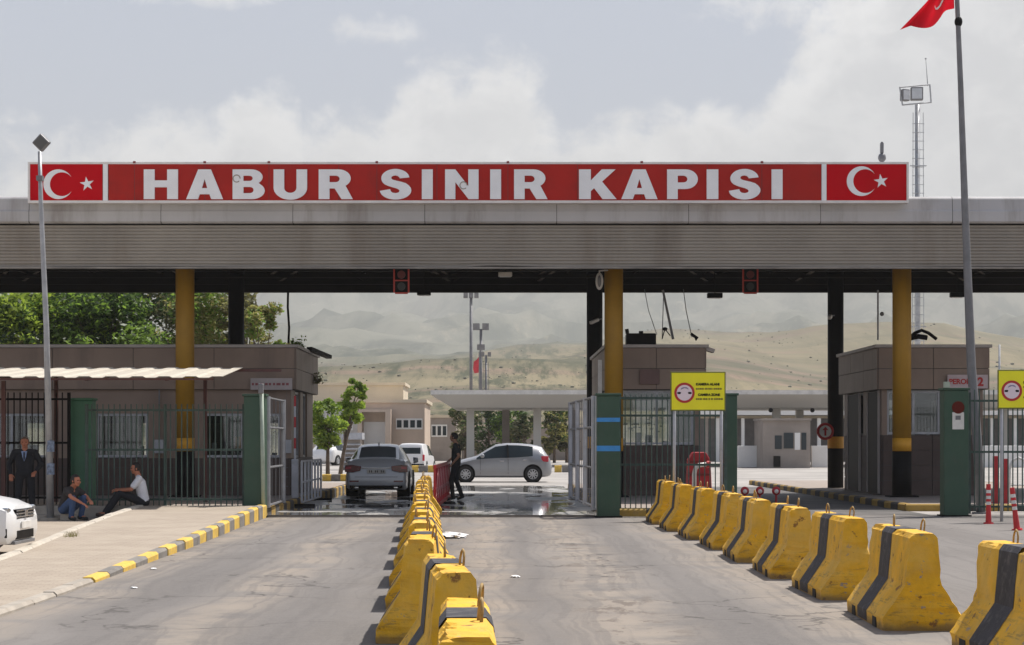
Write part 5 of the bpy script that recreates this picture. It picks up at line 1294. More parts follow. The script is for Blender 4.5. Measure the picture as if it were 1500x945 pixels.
for s_ in (-1, 1):
    Mx = Matrix.Identity(4)
    MB().prism([(s_*.88, .70), (s_*.875, .88), (s_*.70, .90), (s_*.42, .86), (s_*.44, .74), (s_*.66, .69)], 'x', -2.36, -2.19).build('tail_lamp', M_TAIL, gc, bevel=.01)
    MB().prism([(s_*.86, .78), (s_*.84, .84), (s_*.70, .85), (s_*.70, .79)], 'x', -2.366, -2.361).build('lamp_reflector', M_TAILR, gc)
    MB().tube((.62, s_*.92, 1.0), (.62, s_*1.06, 1.01), .10, .075, 12).build('wing_mirror', M_GCAR, gc, smooth=True)
    bx(gc, 'rear_reflector', M_TAIL, -2.35, -2.31, s_*.62-.13, s_*.62+.13, .42, .46, .004)
    bx(gc, 'exhaust_tip', M_CHROME, -2.36, -2.25, s_*.55-.06, s_*.55+.06, .24, .29, .01)
next(c for c in gc.children if c.name.startswith('rear_window')).data.materials[0] = mat('sky_reflection_glass', (.20, .23, .26), .08, .1, 1)  # lighter glass colour paints in the reflection of the sky
bx(gc, 'rear_plate', M_WOFF, -2.352, -2.335, -.26, .26, .66, .77, .003); bx(gc, 'boot_trim', M_CHROME, -2.34, -2.30, -.42, .42, .80, .815, .002)
mb = MB()
for k in range(8):
    if k not in (2, 5): mb.box(-2.356, -2.353, .20-k*.055-.03, .20-k*.055, .685, .745)
mb.build('plate_number', M_SEAM, gc)
bx(gc, 'bumper_lower', M_BLACK, -2.33, -2.2, -.74, .74, .24, .36, .03); bx(gc, 'boot_gap', M_SEAM, -2.345, -2.30, -.60, .60, .555, .565, 0)
bx(gc, 'roof_fin', M_GCAR, -1.0, -.85, -.02, .02, 1.46, 1.53, .01)
# white car cut by the left edge
wc = car('white_suv', 'white car with chrome grille cut by the left picture edge', (-8.64, 28.0, 0), R(-1), M_WCAR, 4.4, 1.82, 1.6,
         [(2.20, .32, .62, .66, .68, .5), (2.14, .22, .74, .80, .80, .66), (1.95, .20, .82, .90, .86, .70), (1.4, .20, .92, 1.02, .90, .74), (1.0, .20, .96, 1.07, .90, .74), (.45, .2, 1.0, 1.40, .90, .68), (.1, .2, 1.02, 1.58, .90, .64), (-.6, .2, 1.04, 1.62, .90, .63), (-1.3, .2, 1.06, 1.60, .90, .62), (-1.8, .2, 1.08, 1.5, .90, .62), (-2.05, .22, 1.0, 1.06, .88, .66), (-2.18, .3, .7, .72, .84, .6)],
         (1.35, -1.3), .35, {'side': (4, 5, 6, 7, 8), 'front': (4, 5), 'rear': (9,)})
wc.scale = (1, 1, .84)
MB().prism([(-.46, .60), (.46, .60), (.50, .76), (-.50, .76)], 'x', 2.10, 2.20).build('grille', M_BLACK, wc, bevel=.01)
for z in (.64, .69, .74): bx(wc, 'grille_bar', M_CHROME, 2.195, 2.212, -.47, .47, z-.010, z+.010, .003)
bx(wc, 'grille_badge', M_CHROME, 2.20, 2.225, -.07, .07, .63, .75, .02)
for s_ in (-1, 1):
    MB().prism([(s_*.50, .63), (s_*.50, .75), (s_*.70, .80), (s_*.76, .79), (s_*.75, .71), (s_*.66, .65)], 'x', 1.96, 2.155).build('headlight', M_HEAD, wc, bevel=.015)
    MB().prism([(s_*.56, .30), (s_*.54, .44), (s_*.80, .47), (s_*.80, .32)], 'x', 2.0, 2.150).build('fog_lamp_recess', M_BLACK, wc, bevel=.01)
    MB().tube((.62, s_*.94, 1.08), (.62, s_*1.1, 1.1), .10, .08, 12).build('wing_mirror', M_WCAR, wc, smooth=True)
bx(wc, 'lower_intake', M_BLACK, 2.10, 2.205, -.46, .46, .28, .42, .01); bx(wc, 'front_plate', M_WOFF, 2.208, 2.225, -.26, .26, .45, .56, .003); bx(wc, 'bumper_lip', M_DGREY, 2.05, 2.20, -.55, .55, .20, .255, .01)
# white van in the distance
wv = car('white_van', 'small white van partly hidden behind the grey sedan', (WX(608, 105), 107, 0), R(82), M_WCAR, 4.2, 1.75, 1.85,
         [(2.1, .35, .6, .62, .6, .5), (2.0, .24, .75, .8, .78, .6), (1.3, .22, .95, 1.03, .86, .7), (.95, .22, 1.0, 1.12, .87, .72), (.4, .22, 1.04, 1.7, .87, .70), (-.5, .22, 1.05, 1.8, .87, .70), (-1.5, .22, 1.05, 1.82, .87, .70), (-1.98, .24, 1.05, 1.76, .87, .70), (-2.08, .28, 1.0, 1.62, .86, .69), (-2.12, .34, .8, .82, .84, .6)],
         (1.3, -1.35), .31, {'side': (3, 4), 'front': (3,), 'rear': ()})
wv.scale = (.86, .86, .80)
bx(wv, 'rear_glass', M_GLASS, -2.115, -2.06, -.62, .62, 1.15, 1.55, .02); bx(wv, 'rear_bumper', M_BLACK, -2.2, -2.05, -.84, .84, .28, .50, .02)
for s_ in (-1, 1): bx(wv, 'tail_lamp', M_TAILR, -2.14, -2.0, s_*.80-.06, s_*.80+.06, .7, 1.1, .02)
fc = car('white_car', 'tiny white car parked far beyond the left booth corner', (WX(489, 132), 134, 0), R(65), M_WCAR, 4.0, 1.72, 1.48, hs, (1.26, -1.30), .31, {'side': (5, 6, 7, 8, 9, 10), 'front': (5, 6), 'rear': (12, 13)})

# ------------------------------------------------------------------ people
def capsule(mb, p, q, r0, r1, n=12, squash=None):
    p, q = Vector(p), Vector(q); mb.tube(p, q, r0, r1, n); mb.ell(p, r0, n, 8); mb.ell(q, r1, n, 8)
def fuse(mb, name, m, par, voxel=.012, smooth=3):
    o = mb.build(name, m, par); md = o.modifiers.new('r', 'REMESH'); md.mode = 'VOXEL'; md.voxel_size = voxel; md.use_smooth_shade = True
    sm = o.modifiers.new('s', 'SMOOTH'); sm.iterations = smooth; sm.factor = .5
    freeze(o); o.data.materials.clear(); o.data.materials.append(m); return o
def hand(mb, wrist, d, palm_n, side):
    d = Vector(d).normalized(); n = Vector(palm_n).normalized(); s_ = d.cross(n).normalized()*side; n = s_.cross(d).normalized()*side
    w_ = Vector(wrist); c = w_+d*.055
    Mx = Matrix((s_.to_4d(), d.to_4d(), n.to_4d(), (0, 0, 0, 1))).transposed()
    for i in range(3): Mx[3][i] = 0
    mb.ell(c, (.042, .055, .019), 12, 8, Mx)
    for k, (o_, L) in enumerate(((-.030, .068), (-.010, .078), (.011, .073), (.030, .058))):
        a = w_+d*.095+s_*o_; b = a+d*L*.5+n*.008+s_*o_*.15; e = b+d*L*.42+n*.028; capsule(mb, a, b, .0095, .009, 7); capsule(mb, b, e, .009, .0075, 7)
    a = w_+d*.03-s_*.034; b = a+d*.03-s_*.026+n*.006; e = b+d*.03-s_*.004+n*.015; capsule(mb, a, b, .0115, .010, 7); capsule(mb, b, e, .010, .0085, 7)
def head(r, c, yaw, m, mh, scale=1.0, pitch=0.0, bald=0.0):
    """head facing local +x rotated by yaw; c is the centre"""
    Mx = Matrix.Translation(c) @ Matrix.Rotation(yaw, 4, 'Z') @ Matrix.Rotation(pitch, 4, 'Y') @ Matrix.Scale(scale, 4)
    eb = MB()
    for s_ in (-1, 1): eb.ell(Mx @ Vector((.083, s_*.031, .012)), .011, 8, 6)
    eb.build('eyes', M_BLACK, r)
    mo = MB(); mo.ell(Mx @ Vector((.086, 0, -.058)), (.008, .022, .006), 8, 6); mo.build('mouth', mat('lips', (.22, .07, .05), .6), r)
    h = MB(); vs = bmesh.ops.create_uvsphere(h.b, u_segments=22, v_segments=16, radius=1)['verts']
    for v in vs:
        p = v.co; q = Vector((p.x*.107-.008, p.y*.086, p.z*.112+.022))
        if p.x > .35 and p.z < .55-bald*0: q = Vector((p.x*.062, p.y*.070, p.z*.09+.02))
        v.co = Mx @ q
    geo = [f for f in h.b.faces if (Mx.inverted() @ f.calc_center_median()).z < -.045 or ((Mx.inverted() @ f.calc_center_median()).x > .058 and (Mx.inverted() @ f.calc_center_median()).z < .07)]
    bmesh.ops.delete(h.b, geom=geo, context='FACES'); h.build('hair', mh, r, smooth=True)
    return Mx
def headgeo(mb, Mx):
    def E(c, r_): 
        vs = bmesh.ops.create_uvsphere(mb.b, u_segments=16, v_segments=12, radius=1)['verts']
        for v in vs: v.co = Mx @ Vector((v.co.x*r_[0]+c[0], v.co.y*r_[1]+c[1], v.co.z*r_[2]+c[2]))
    E((-.008, 0, .025), (.098, .078, .10)); E((.028, 0, -.04), (.062, .058, .07)); E((.05, 0, -.085), (.03, .032, .022))
    E((.092, 0, -.018), (.020, .013, .022)); E((.082, 0, .028), (.02, .05, .012))
    for s_ in (-1, 1): E((-.005, s_*.080, -.005), (.018, .009, .03)); E((.06, s_*.04, -.025), (.03, .025, .025))
def figure(label, loc, rz, J, mats, scale=1.0, yaw=0.0, pitch=0.0, sleeve=1.0, shirt_front=None, handn=None):
    """J: joint positions in local coords, figure faces +x"""
    r = thing('person', label, 'person', loc, rz); V = {k: Vector(v) for k, v in J.items()}
    skin, hair, top, bot, shoe = mats
    Mx = head(r, V['head'], yaw, skin, hair, 1.0, pitch)
    b = MB(); headgeo(b, Mx)
    capsule(b, V['head']-Vector((.01, 0, .06)), V['neck'], .055, .06)
    sh = {}; 
    capsule(b, V['neck'], V['chest'], .055, .095); capsule(b, V['chest'], V['pelvis'], .095, .095)
    capsule(b, V['sl'], V['sr'], .04, .04)
    for s_ in 'lr':
        capsule(b, V['s'+s_], V['e'+s_], .045, .038); capsule(b, V['e'+s_], V['w'+s_], .038, .026)
        capsule(b, V['h'+s_], V['k'+s_], .075, .052); capsule(b, V['k'+s_], V['a'+s_], .050, .036)
        hd = (V['w'+s_]-V['e'+s_]).normalized(); hand(b, V['w'+s_], hd, (handn or (0, 0, -1)), 1 if s_ == 'l' else -1)
        capsule(b, V['a'+s_], V['t'+s_], .035, .03)
    fuse(b, 'body', skin, r, .0085, 2)
    # shirt / jacket
    t = MB()
    sd = (V['sl']-V['sr']).normalized()
    for k in (-1, 1): capsule(t, V['chest']+sd*k*.065+Vector((0, 0, .04)), V['pelvis']+sd*k*.055, .118, .112)
    capsule(t, V['sl'], V['sr'], .062, .062)
    for s_, k in (('l', 1), ('r', -1)): capsule(t, V['neck']+sd*k*.04-Vector((0, 0, .035)), V['s'+s_], .058, .066); 
    for s_ in 'lr':
        if sleeve >= 1: capsule(t, V['s'+s_], V['e'+s_], .066, .056); capsule(t, V['e'+s_], V['e'+s_].lerp(V['w'+s_], .93), .055, .042)
        else: capsule(t, V['s'+s_], V['s'+s_].lerp(V['e'+s_], sleeve), .066, .064)
    fuse(t, 'shirt' if sleeve < 1 else 'jacket', top, r, .014, 3)
    t = MB(); capsule(t, V['pelvis']+sd*.05, V['pelvis']-sd*.05, .118, .118)
    for s_ in 'lr': capsule(t, V['h'+s_], V['k'+s_], .092, .070); capsule(t, V['k'+s_], V['k'+s_].lerp(V['a'+s_], .95), .068, .056)
    fuse(t, 'trousers', bot, r, .014, 3)
    for s_ in 'lr':
        t = MB(); d = (V['t'+s_]-V['a'+s_]); capsule(t, V['a'+s_]+Vector((0, 0, -.025))-d*.25, V['t'+s_]-Vector((0, 0, .005)), .043, .038); 
        o = fuse(t, 'shoe', shoe, r, .012, 2)
    return r, V
# standing man in a dark suit, facing the camera (his +x points at the camera)
J = dict(head=(.02, 0, 1.60), neck=(0, 0, 1.45), chest=(0, 0, 1.22), pelvis=(0, 0, .95), sl=(0, .19, 1.40), sr=(0, -.19, 1.40), el=(-.06, .31, 1.14), er=(-.04, -.30, 1.14),
         wl=(.14, .22, .99), wr=(.10, -.26, .93), hl=(0, .10, .92), hr=(0, -.10, .92), kl=(.02, .13, .50), kr=(.03, -.12, .50), al=(-.01, .16, .09), ar=(.0, -.14, .09), tl=(.13, .19, .045), tr=(.14, -.17, .045))
r, V = figure('standing man in a dark suit and blue shirt beside the lamp pole', (WX(38, 42.1), 42.0, .0), R(-82), J, (M_SKIN2, M_GHAIR, M_SUIT, M_SUIT, M_BRSHOE))
r.scale = (1.05, 1.06, .955)
MB().prism([(-.055, 1.42), (.055, 1.42), (.035, 1.30), (0, 1.20), (-.035, 1.30)], 'x', .10, .155).build('shirt_front', M_BSHIRT, r, bevel=.005)
MB().prism([(-.012, 1.40), (.012, 1.40), (.016, 1.27), (0, 1.22), (-.016, 1.27)], 'x', .156, .162).build('tie', M_SUIT, r)
# boy squatting on the slab, facing camera-right
J = dict(head=(.16, 0, .78), neck=(.08, 0, .66), chest=(.02, 0, .50), pelvis=(-.14, 0, .24), sl=(.06, .15, .60), sr=(.06, -.15, .60), el=(.26, .20, .46), er=(.26, -.20, .47), wl=(.46, .10, .40), wr=(.47, -.12, .36),
         hl=(-.10, .09, .22), hr=(-.10, -.09, .22), kl=(.24, .14, .44), kr=(.24, -.14, .44), al=(.16, .13, .08), ar=(.18, -.13, .08), tl=(.30, .16, .045), tr=(.32, -.16, .045))
figure('boy with dark hair squatting between the lamp pole and the green post', (WX(103, 40.2), 40.2, .0), R(-38), J, (M_SKIN2, M_HAIR, mat('olive_shirt', (.035, .03, .03), .9), M_JEANS, M_TEE), sleeve=.55, yaw=R(8))
MB().box(WX(84, 40), WX(103, 40), 40.25, 40.6, 0, .13).build('kerb_block', M_KC, bevel=.01); tag(bpy.data.objects['kerb_block'], 'concrete block under the squatting boy', 'block')
# man in white shirt sitting on the kerb, facing left
J = dict(head=(.07, 0, .80), neck=(.02, 0, .66), chest=(-.02, 0, .46), pelvis=(-.10, 0, .14), sl=(0, .18, .60), sr=(0, -.18, .60), el=(.16, .22, .38), er=(.17, -.21, .38), wl=(.40, .14, .36), wr=(.40, -.13, .38),
         hl=(-.04, .10, .13), hr=(-.04, -.10, .13), kl=(.38, .15, .30), kr=(.40, -.14, .33), al=(.66, .14, -.10), ar=(.70, -.12, -.10), tl=(.80, .16, -.13), tr=(.84, -.14, -.13))
figure('man in a white short-sleeved shirt sitting on the kerb, facing left', (WX(209, 42.0), 41.6, .20), R(180+10), J, (M_SKIN2, M_HAIR, M_WSHIRT, M_SUIT, M_BRSHOE), sleeve=.7, yaw=R(5))
# walking man in dark clothes, facing left
J = dict(head=(.06, 0, 1.66), neck=(.0, 0, 1.50), chest=(-.01, 0, 1.27), pelvis=(0, 0, .98), sl=(-.01, .18, 1.44), sr=(-.01, -.18, 1.44), el=(-.14, .25, 1.17), er=(.08, -.24, 1.18), wl=(.05, .24, .96), wr=(.24, -.20, 1.05),
         hl=(0, .09, .94), hr=(0, -.09, .94), kl=(.10, .10, .53), kr=(.02, -.10, .53), al=(.06, .11, .09), ar=(-.14, -.10, .11), tl=(.20, .13, .045), tr=(-.03, -.12, .045))
figure('man in dark clothes walking left between the red barrier and silver car', (WX(668, 54.0), 54.0, .0), R(180-12), J, (M_SKIN, M_HAIR, M_TEE, M_SUIT, M_TEE), sleeve=.6)

# ------------------------------------------------------------------ vegetation
def tree(label, x, y, h, cr, ch, leafm, n, seed, name='broadleaf_tree', z0=0.0, ls=.16, trunk=.12, mix2=None, group=None, lean=0, narrow=False):
    rs = random.Random(seed); r = thing(name, label, 'tree', (x, y, z0), group=group)
    mb = MB(); zc = h-ch*.5
    tp = [Vector((0, 0, -.1)), Vector((lean*.3, 0, h*.25)), Vector((lean*.7, .05, h*.5)), Vector((lean, 0, h*.78))]
    mb.path(tp, [trunk, trunk*.8, trunk*.6, trunk*.25], 9)
    cl = []
    nc = 26 if not narrow else 20
    for i in range(nc):
        a = rs.random()*6.28; q = rs.random()**.5; zz = rs.uniform(-1, 1); rad = cr*q*math.sqrt(max(0.05, 1-zz*zz*.85))
        c = Vector((lean+math.cos(a)*rad, math.sin(a)*rad*.9, zc+zz*ch*.5)); cl.append((c, rs.uniform(.22, .42)*cr*(1.0 if not narrow else 1.2)))
        if i < 12:
            s0 = tp[1].lerp(tp[3], rs.uniform(.1, .9)); mb.path([s0, s0.lerp(c, .5)+Vector((0, 0, .1)), c], [trunk*.35, trunk*.2, trunk*.07], 6)
    mb.build('trunk', M_BARK, r, smooth=True)
    mms = [leafm]+([mix2] if mix2 else [])
    mbs = [MB() for _ in mms]
    for i in range(int(n*1.3)):
        c, rad = rs.choice(cl); d = Vector((rs.gauss(0, 1), rs.gauss(0, 1), rs.gauss(0, 1))).normalized()*rad*(rs.random()**.45)
        p = c+Vector((d.x, d.y, d.z*.8)); u_ = Vector((rs.gauss(0, 1), rs.gauss(0, 1), rs.gauss(0, .6))).normalized(); v_ = u_.cross(Vector((rs.gauss(0, 1), rs.gauss(0, 1), rs.gauss(0, 1)))).normalized()
        s_ = ls*.85*rs.uniform(.6, 1.3); mb = mbs[1 if len(mbs) > 1 and rs.random() < .25+.5*max(0, (p.z-zc)/(ch*.5)) else 0]  # share of second leaf colour grows upward; the bright one paints sunlit tops
        mb.b.faces.new([mb.b.verts.new(p+w_) for w_ in (-u_*s_, -v_*s_*.42, u_*s_, v_*s_*.42)])
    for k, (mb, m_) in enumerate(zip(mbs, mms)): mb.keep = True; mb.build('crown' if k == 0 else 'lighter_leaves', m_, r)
    return r
D = 74
def tx(px): return WX(px, D)
TG = 'trees behind the left booth'
def TH(py, D_): return WZ(py, D_)
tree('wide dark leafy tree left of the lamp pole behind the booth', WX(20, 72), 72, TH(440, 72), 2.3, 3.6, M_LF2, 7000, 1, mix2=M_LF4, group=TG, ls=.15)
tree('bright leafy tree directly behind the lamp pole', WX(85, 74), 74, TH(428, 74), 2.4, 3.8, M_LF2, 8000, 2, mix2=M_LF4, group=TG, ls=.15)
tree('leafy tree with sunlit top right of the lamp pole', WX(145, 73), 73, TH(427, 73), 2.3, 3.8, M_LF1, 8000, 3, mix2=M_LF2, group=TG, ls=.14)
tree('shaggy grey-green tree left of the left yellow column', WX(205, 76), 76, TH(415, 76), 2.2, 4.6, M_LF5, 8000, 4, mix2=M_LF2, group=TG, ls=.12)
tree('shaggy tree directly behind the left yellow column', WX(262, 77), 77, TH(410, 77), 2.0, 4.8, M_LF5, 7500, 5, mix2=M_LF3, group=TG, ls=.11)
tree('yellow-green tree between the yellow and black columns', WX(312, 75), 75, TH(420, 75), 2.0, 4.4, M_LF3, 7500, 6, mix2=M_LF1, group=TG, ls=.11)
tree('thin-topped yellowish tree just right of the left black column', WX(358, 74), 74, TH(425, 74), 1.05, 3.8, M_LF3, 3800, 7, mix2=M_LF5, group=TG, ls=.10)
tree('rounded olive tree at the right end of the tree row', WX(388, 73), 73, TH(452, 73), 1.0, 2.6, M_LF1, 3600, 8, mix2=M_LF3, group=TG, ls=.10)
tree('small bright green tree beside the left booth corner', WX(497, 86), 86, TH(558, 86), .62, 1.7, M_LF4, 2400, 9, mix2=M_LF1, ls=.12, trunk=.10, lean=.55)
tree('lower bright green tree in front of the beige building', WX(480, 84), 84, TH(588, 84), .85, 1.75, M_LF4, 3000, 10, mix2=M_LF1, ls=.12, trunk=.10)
CG = 'trees beyond the far canopy'
for k, (px, py, D_, crr, lf, lab) in enumerate(((682, 594, 150, 1.3, M_LF5, 'dark tree at the left end under the far canopy'), (716, 592, 152, 1.5, M_LF2, 'dense dark tree between the first two far canopy columns'), (748, 594, 150, 1.4, M_LF1, 'lighter tree around the second far canopy column'),
        (768, 608, 148, 1.0, M_LF5, 'low olive tree right of the second far canopy column'), (812, 598, 150, 1.1, M_LF3, 'yellowish tree right of the third far canopy column'), (830, 604, 151, .9, M_LF5, 'small tree left of the right gate leaf'))):
    tree(lab, WX(px, D_), D_, WZ(py, D_), crr, WZ(py, D_)-.9, lf, 1500, 20+k, group=CG, ls=.2, trunk=.12, mix2=M_LF2, narrow=True)
rs = random.Random(11)
for k, (px, py, D_) in enumerate(((640, 640, 170), (600, 645, 160)), 3):
    lab = ['', '', '', 'low bush before the far grey wall', 'low bush beside the white van'][k]
    tree(lab, WX(px, D_), D_, WZ(py, D_), 1.6 if k < 3 else .9, min(4, WZ(py, D_)*.6), M_LF5, 900, 40+k, ls=.3, trunk=.15, group='distant trees')
mb = MB(); 
def weed(x, y, z, n, s_, label, m_):
    mb = MB(); rs = random.Random(int(x*100)); mb.keep = True
    for i in range(n):
        p = Vector((rs.gauss(0, s_*.5), rs.gauss(0, s_*.4), abs(rs.gauss(0, s_*.6)))); u_ = Vector((rs.gauss(0, 1), rs.gauss(0, 1), rs.gauss(0, 1))).normalized(); v_ = u_.cross(Vector((rs.random(), rs.random(), rs.random()))).normalized()
        mb.b.faces.new([mb.b.verts.new(p+w_) for w_ in (-u_*.05, -v_*.022, u_*.05, v_*.022)])
    o = mb.build('roof_weed', m_, loc=(x, y, z)); tag(o, label, 'weed')
weed(WX(434, 55), 55, 4.04, 180, .22, 'green weed growing on the left booth roof edge', M_LF1)
weed(WX(463, 58), 58, 3.2, 140, .20, 'weed growing from the right wall of the left booth', M_LF5)
weed(WX(26, 53.5), 53.5, 4.02, 100, .22, 'pale weed on the roof of the left booth near the picture edge', M_LF3)

# ------------------------------------------------------------------ far canopy, booth, buildings
FD_ = 125.0
u = thing('far_canopy', 'distant flat pale canopy on grey columns beyond the gate', 'canopy', (WX(1000, FD_), FD_, 0)); ob = u.location.copy()
xa, xb = WX(632, FD_), 40.0; za, zb3 = WZ(597, FD_), WZ(578, FD_)
mb = MB(ob)
top = [(xa, FD_), (xb, FD_), (xb, FD_+14), (xa, FD_+14)]; botm = [(xa+1.3, FD_+.9), (xb, FD_+.9), (xb, FD_+13), (xa+1.3, FD_+13)]
A = [mb.b.verts.new((x, y, zb3)) for x, y in top]; B = [mb.b.verts.new((x, y, za)) for x, y in botm]
for i in range(4): mb.b.faces.new((A[i], A[(i+1) % 4], B[(i+1) % 4], B[i]))
mb.b.faces.new(A); mb.b.faces.new(B[::-1]); mb.build('soffit', M_FCAN, u)
MB(ob).box(xa-.05, xb, FD_-.05, FD_+14.05, zb3+.002, WZ(571.5, FD_)).build('roof_edge', mat('far_edge', (.62, .60, .57), .6), u)
for px in (689, 741, 787, 838, 1138, 1172, 1260, 1390, 1470): 
    D_ = FD_+3 if px not in (741, 838, 1172, 1390) else FD_+10
    x = WX(px, D_); MB(ob).box(x-.24, x+.24, D_, D_+.5, 0, za+.02).build('column', M_FCAN if px not in (741, 838) else M_STONE, u, bevel=.02)
u = thing('far_canopy_light', 'two tiny hanging lamps under the far canopy', 'lamp', W(1130, 600, FD_)); ob = u.location.copy()
mb = MB(ob); mb.ell(W(1129, 601, FD_), .14); mb.ell(W(1190, 601, FD_), .14); mb.build('lamp_shell', M_BLACK, u)
u = thing('far_booth', 'small grey inspection booth beneath the far canopy', 'booth', (WX(1152, 120), 120, 0)); ob = u.location.copy()
MB(ob).box(WX(1118, 120), WX(1187, 120), 120, 124, 0, WZ(616, 120)).build('wall', M_STONE, u)
MB(ob).box(WX(1116, 120), WX(1188, 120), 119.8, 124.2, WZ(616, 120)+.002, WZ(613, 120)).build('roof_edge', M_STONE, u)
for a, b, c_, d_ in ((1135, 1145, 638, 658), (1148, 1162, 634, 657), (1174, 1181, 634, 659)):
    MB(ob).box(WX(a, 120), WX(b, 120), 119.95, 119.99, WZ(d_, 120), WZ(c_, 120)).build('window', M_GLASS, u)
MB(ob).box(WX(1164, 120), WX(1172, 120), 119.95, 119.99, WZ(659, 120), WZ(634, 120)).build('shutter', M_LIT, u)
MB(ob).box(WX(1133, 120), WX(1143, 120), 119.94, 119.99, WZ(684, 120), WZ(668, 120)).build('service_hatch', M_BLACK, u)
for (a, b, lab) in ((1081, 1116, 'white low wall left of the far booth'), (1189, 1213, 'white low wall right of the far booth'), (1440, 1500, 'white low wall seen through the right fence')):
    o = MB().box(WX(a, 123), WX(b, 123), 123, 123.4, 0, WZ(653, 123)).build('low_wall', M_LIT, bevel=.03); tag(o, lab, 'wall')
def building(label, boxes, wins, doors, D, nm='office_building'):
    x_ = WX(boxes[0][0], D); u = thing(nm, label, 'building', (x_, D, 0)); ob = u.location.copy()
    for (a, b, t_, dp, m_, dy) in boxes:
        MB(ob).box(WX(a, D), WX(b, D), D+dy, D+dy+dp, 0, WZ(t_, D)).build('wall', m_, u)
        MB(ob).box(WX(a, D)-.15, WX(b, D)+.15, D+dy-.15, D+dy+dp+.15, WZ(t_, D)+.002, WZ(t_, D)+.22).build('roof_edge', M_CREAM, u)
    for (a, b, t_, bt, n) in wins:
        f = MB(ob).box(WX(a, D), WX(b, D), D-.06, D-.01, WZ(bt, D), WZ(t_, D)).build('window', M_LIT, u)
        mb = MB(ob)
        for k in range(n): x0 = WX(a, D)+(WX(b, D)-WX(a, D))*k/n; x1 = WX(a, D)+(WX(b, D)-WX(a, D))*(k+1)/n; mb.box(x0+.07, x1-.07, D-.08, D-.065, WZ(bt, D)+.12, WZ(t_, D)-.12)
        mb.build('panes', M_GLASS, f)
    for (a, b, t_, m_) in doors: MB(ob).box(WX(a, D), WX(b, D), D-.10, D-.01, 0, WZ(t_, D)).build('door', m_, u)
    return u, ob
u, ob = building('beige building with white roller door behind the grey sedan', [(525, 622, 590, 12, M_BEIGE, 0), (430, 578, 557, 8, M_CREAM, 13), (455, 524, 588, 8, mat('pale_render', (.6, .58, .55), .8), 3)], [(580, 619, 613, 629, 4), (505, 517, 612, 630, 1)], [(533, 565, 618, M_LIT)], 140)
mb = MB(ob); mb.box(WX(526, 140), WX(532, 140), 138.5, 139.9, 0, WZ(604, 140)); mb.box(WX(566, 140), WX(574, 140), 138.5, 139.9, 0, WZ(604, 140)); mb.box(WX(526, 140), WX(574, 140), 138.5, 139.9, WZ(604, 140)+.002, WZ(600, 140)); mb.build('porch', M_BEIGE, u)
building('grey-brown low building left of the far canopy', [(626, 668, 612, 8, M_STONE, 0)], [(632, 655, 622, 640, 3)], [], 165)
building('grey-brown low building behind the far canopy trees', [(676, 900, 626, 8, M_STONE, 0)], [(740, 754, 622+8, 642, 2), (805, 815, 634, 644, 1)], [], 172)
u, ob = building('long low shed with white roof edge beyond the far booth', [(1020, 1700, 613, 10, mat('shed_wall', (.16, .15, .145), .8), 0)], [], [], 160, nm='shed')
MB(ob).box(WX(1018, 160), WX(1702, 160), 157.5, 170.5, WZ(613, 160)+.24, WZ(604, 160)+.12).build('roof', M_LIT, u)
rs = random.Random(8); px = 1030
while px < 1690:
    MB(ob).box(WX(px, 160), WX(px+rs.uniform(3, 6), 160), 158.2, 158.5, 0, WZ(613, 160)).build('roof_post', M_LIT if rs.random() < .5 else M_STONE, u); px += rs.uniform(14, 24)
u = thing('louvred_kiosk', 'grey louvred cabinet stack left of the grey sedan', 'cabinet', (WX(515, 112), 112, 0)); ob = u.location.copy()
MB(ob).box(WX(502, 112), WX(528, 112), 112, 113.5, 0, WZ(644, 112)).build('body', M_STONE, u)
mb = MB(ob); z = .15
while z < WZ(646, 112): mb.box(WX(501, 112), WX(529, 112), 111.86, 111.99, z, z+.09); z += .24
mb.build('slats', M_PGREY, u); MB(ob).box(WX(500, 112), WX(531, 112), 111.8, 113.7, WZ(644, 112)+.002, WZ(634, 112)).build('roof_box', M_PGREY, u)
# distant striped kerbs
for (a, b, py, lab) in ((472, 512, 703, 'a'), (600, 640, 690, 'b'), (812, 834, 690, 'c')):
    D_ = EYE*FPX/(py-VY+2); kerb('striped_kerb', [(WX(a, D_), D_), (WX(b, D_), D_)], lambda y: .35 if py == 690 else .28, [('yellow_stones', M_KY), ('dark_stones', M_KB)], step=.42, w=.3)
mb = MB(); mb.box(WX(640, 118), WX(876, 118), 118, 118.2, 0, .01)
# orange crash drums line near the left
# distant low yellow-black blocks behind the van already built as kerbs
mb.b.free()

bpy.data.scenes.remove(TMP)
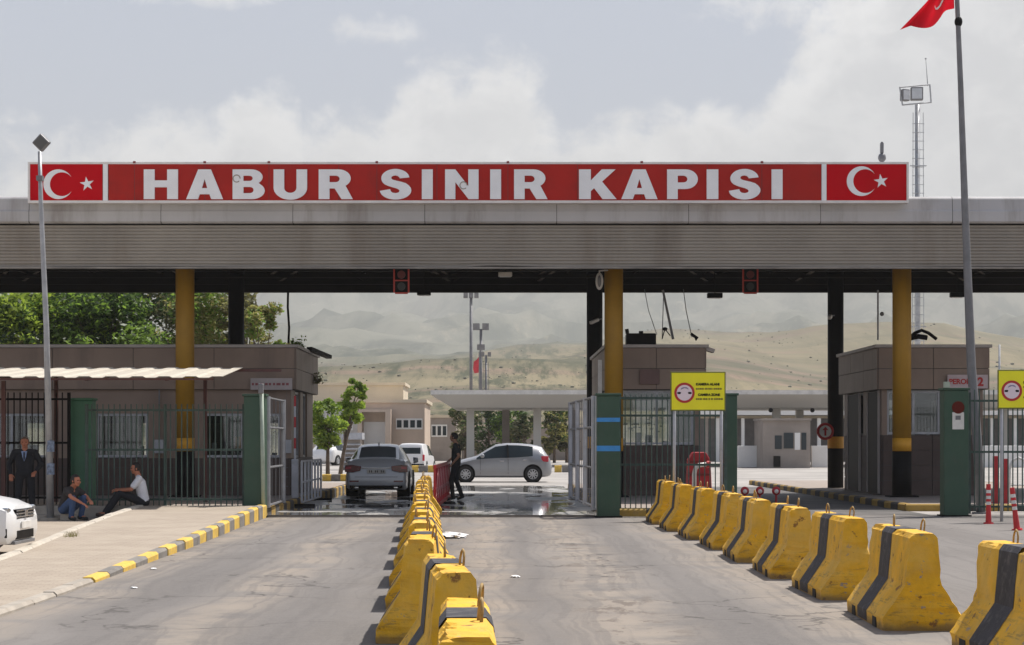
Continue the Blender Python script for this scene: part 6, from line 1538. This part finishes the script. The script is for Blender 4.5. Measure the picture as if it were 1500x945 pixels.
# ------------------------------------------------------------------ one mesh per separate piece
RENAME = {'slats': 'slat', 'fork_slots': 'fork_slot', 'eyes': 'eye', 'uprights': 'upright', 'side_windows': 'side_window', 'panes': 'pane'}
SPLIT = {'door_jamb', 'slats', 'white_divider', 'awning_post', 'fence_stanchion', 'foot', 'floodlight', 'eyes', 'upright', 'uprights', 'end_fascia', 'main_beam', 'side_windows', 'fork_slots', 'crossbar', 'cap', 'porch', 'panes', 'rail', 'sign_frame', 'bracket', 'pier', 'blue_sticker', 'rib', 'grille_bar', 'awning_frame', 'coping', 'truss_brace_', 'rear_strut', 'horn', 'rod', 'cap_joint'}
cache = {}
for o in list(bpy.data.objects):
    if o.type != 'MESH' or not o.parent: continue
    base = o.name.split('.')[0]
    if base not in SPLIT: continue
    if o.data.name not in cache:
        bq = bmesh.new(); bq.from_mesh(o.data); bq.verts.index_update(); seen = {}; gid = 0
        for v in bq.verts:
            if v in seen: continue
            st_ = [v]; seen[v] = gid
            while st_:
                a = st_.pop()
                for e in a.link_edges:
                    q = e.other_vert(a)
                    if q not in seen: seen[q] = gid; st_.append(q)
            gid += 1
        outm = []
        if 1 < gid <= 40:
            idx = {v.index: g_ for v, g_ in seen.items()}
            for g_ in range(gid):
                b2 = bq.copy(); b2.verts.ensure_lookup_table(); bmesh.ops.delete(b2, geom=[v for v in b2.verts if idx[v.index] != g_], context='VERTS')
                me = bpy.data.meshes.new(RENAME.get(base, base)); b2.to_mesh(me); b2.free()
                for mm in o.data.materials: me.materials.append(mm)
                outm.append(me)
        bq.free(); cache[o.data.name] = outm
    ms = cache[o.data.name]
    if not ms: continue
    old = o.data.name; o.data = ms[0]; o.name = RENAME.get(base, base)
    for me in ms[1:]:
        c = o.copy(); c.data = me; c.name = RENAME.get(base, base); COL.objects.link(c)
        # children (such as a pane) stay with the first piece

# ------------------------------------------------------------------ haze
zmax = max((o.matrix_world @ Vector(c)).z if False else c[2] for o in [bpy.data.objects['terrain']] for c in o.bound_box)
mb = MB(); mb.box(-4700, 4700, -90, 7990, -30, zmax+8)
hz = mb.build('haze', None); hz.data.materials.clear()
m = bpy.data.materials.new('haze_air'); m.use_nodes = True; t = NT(m.node_tree); t.n.clear(); o_ = t.add('ShaderNodeOutputMaterial'); pv = t.add('ShaderNodeVolumePrincipled')
pv.inputs['Density'].default_value = 0.00023; pv.inputs['Color'].default_value = (.70, .705, .71, 1); pv.inputs['Anisotropy'].default_value = 0.0
t.l.new(pv.outputs[0], o_.inputs['Volume']); hz.data.materials.append(m); tag(hz, 'pale dusty haze over the whole valley', 'haze', kind='stuff'); hz.display_type = 'WIRE'
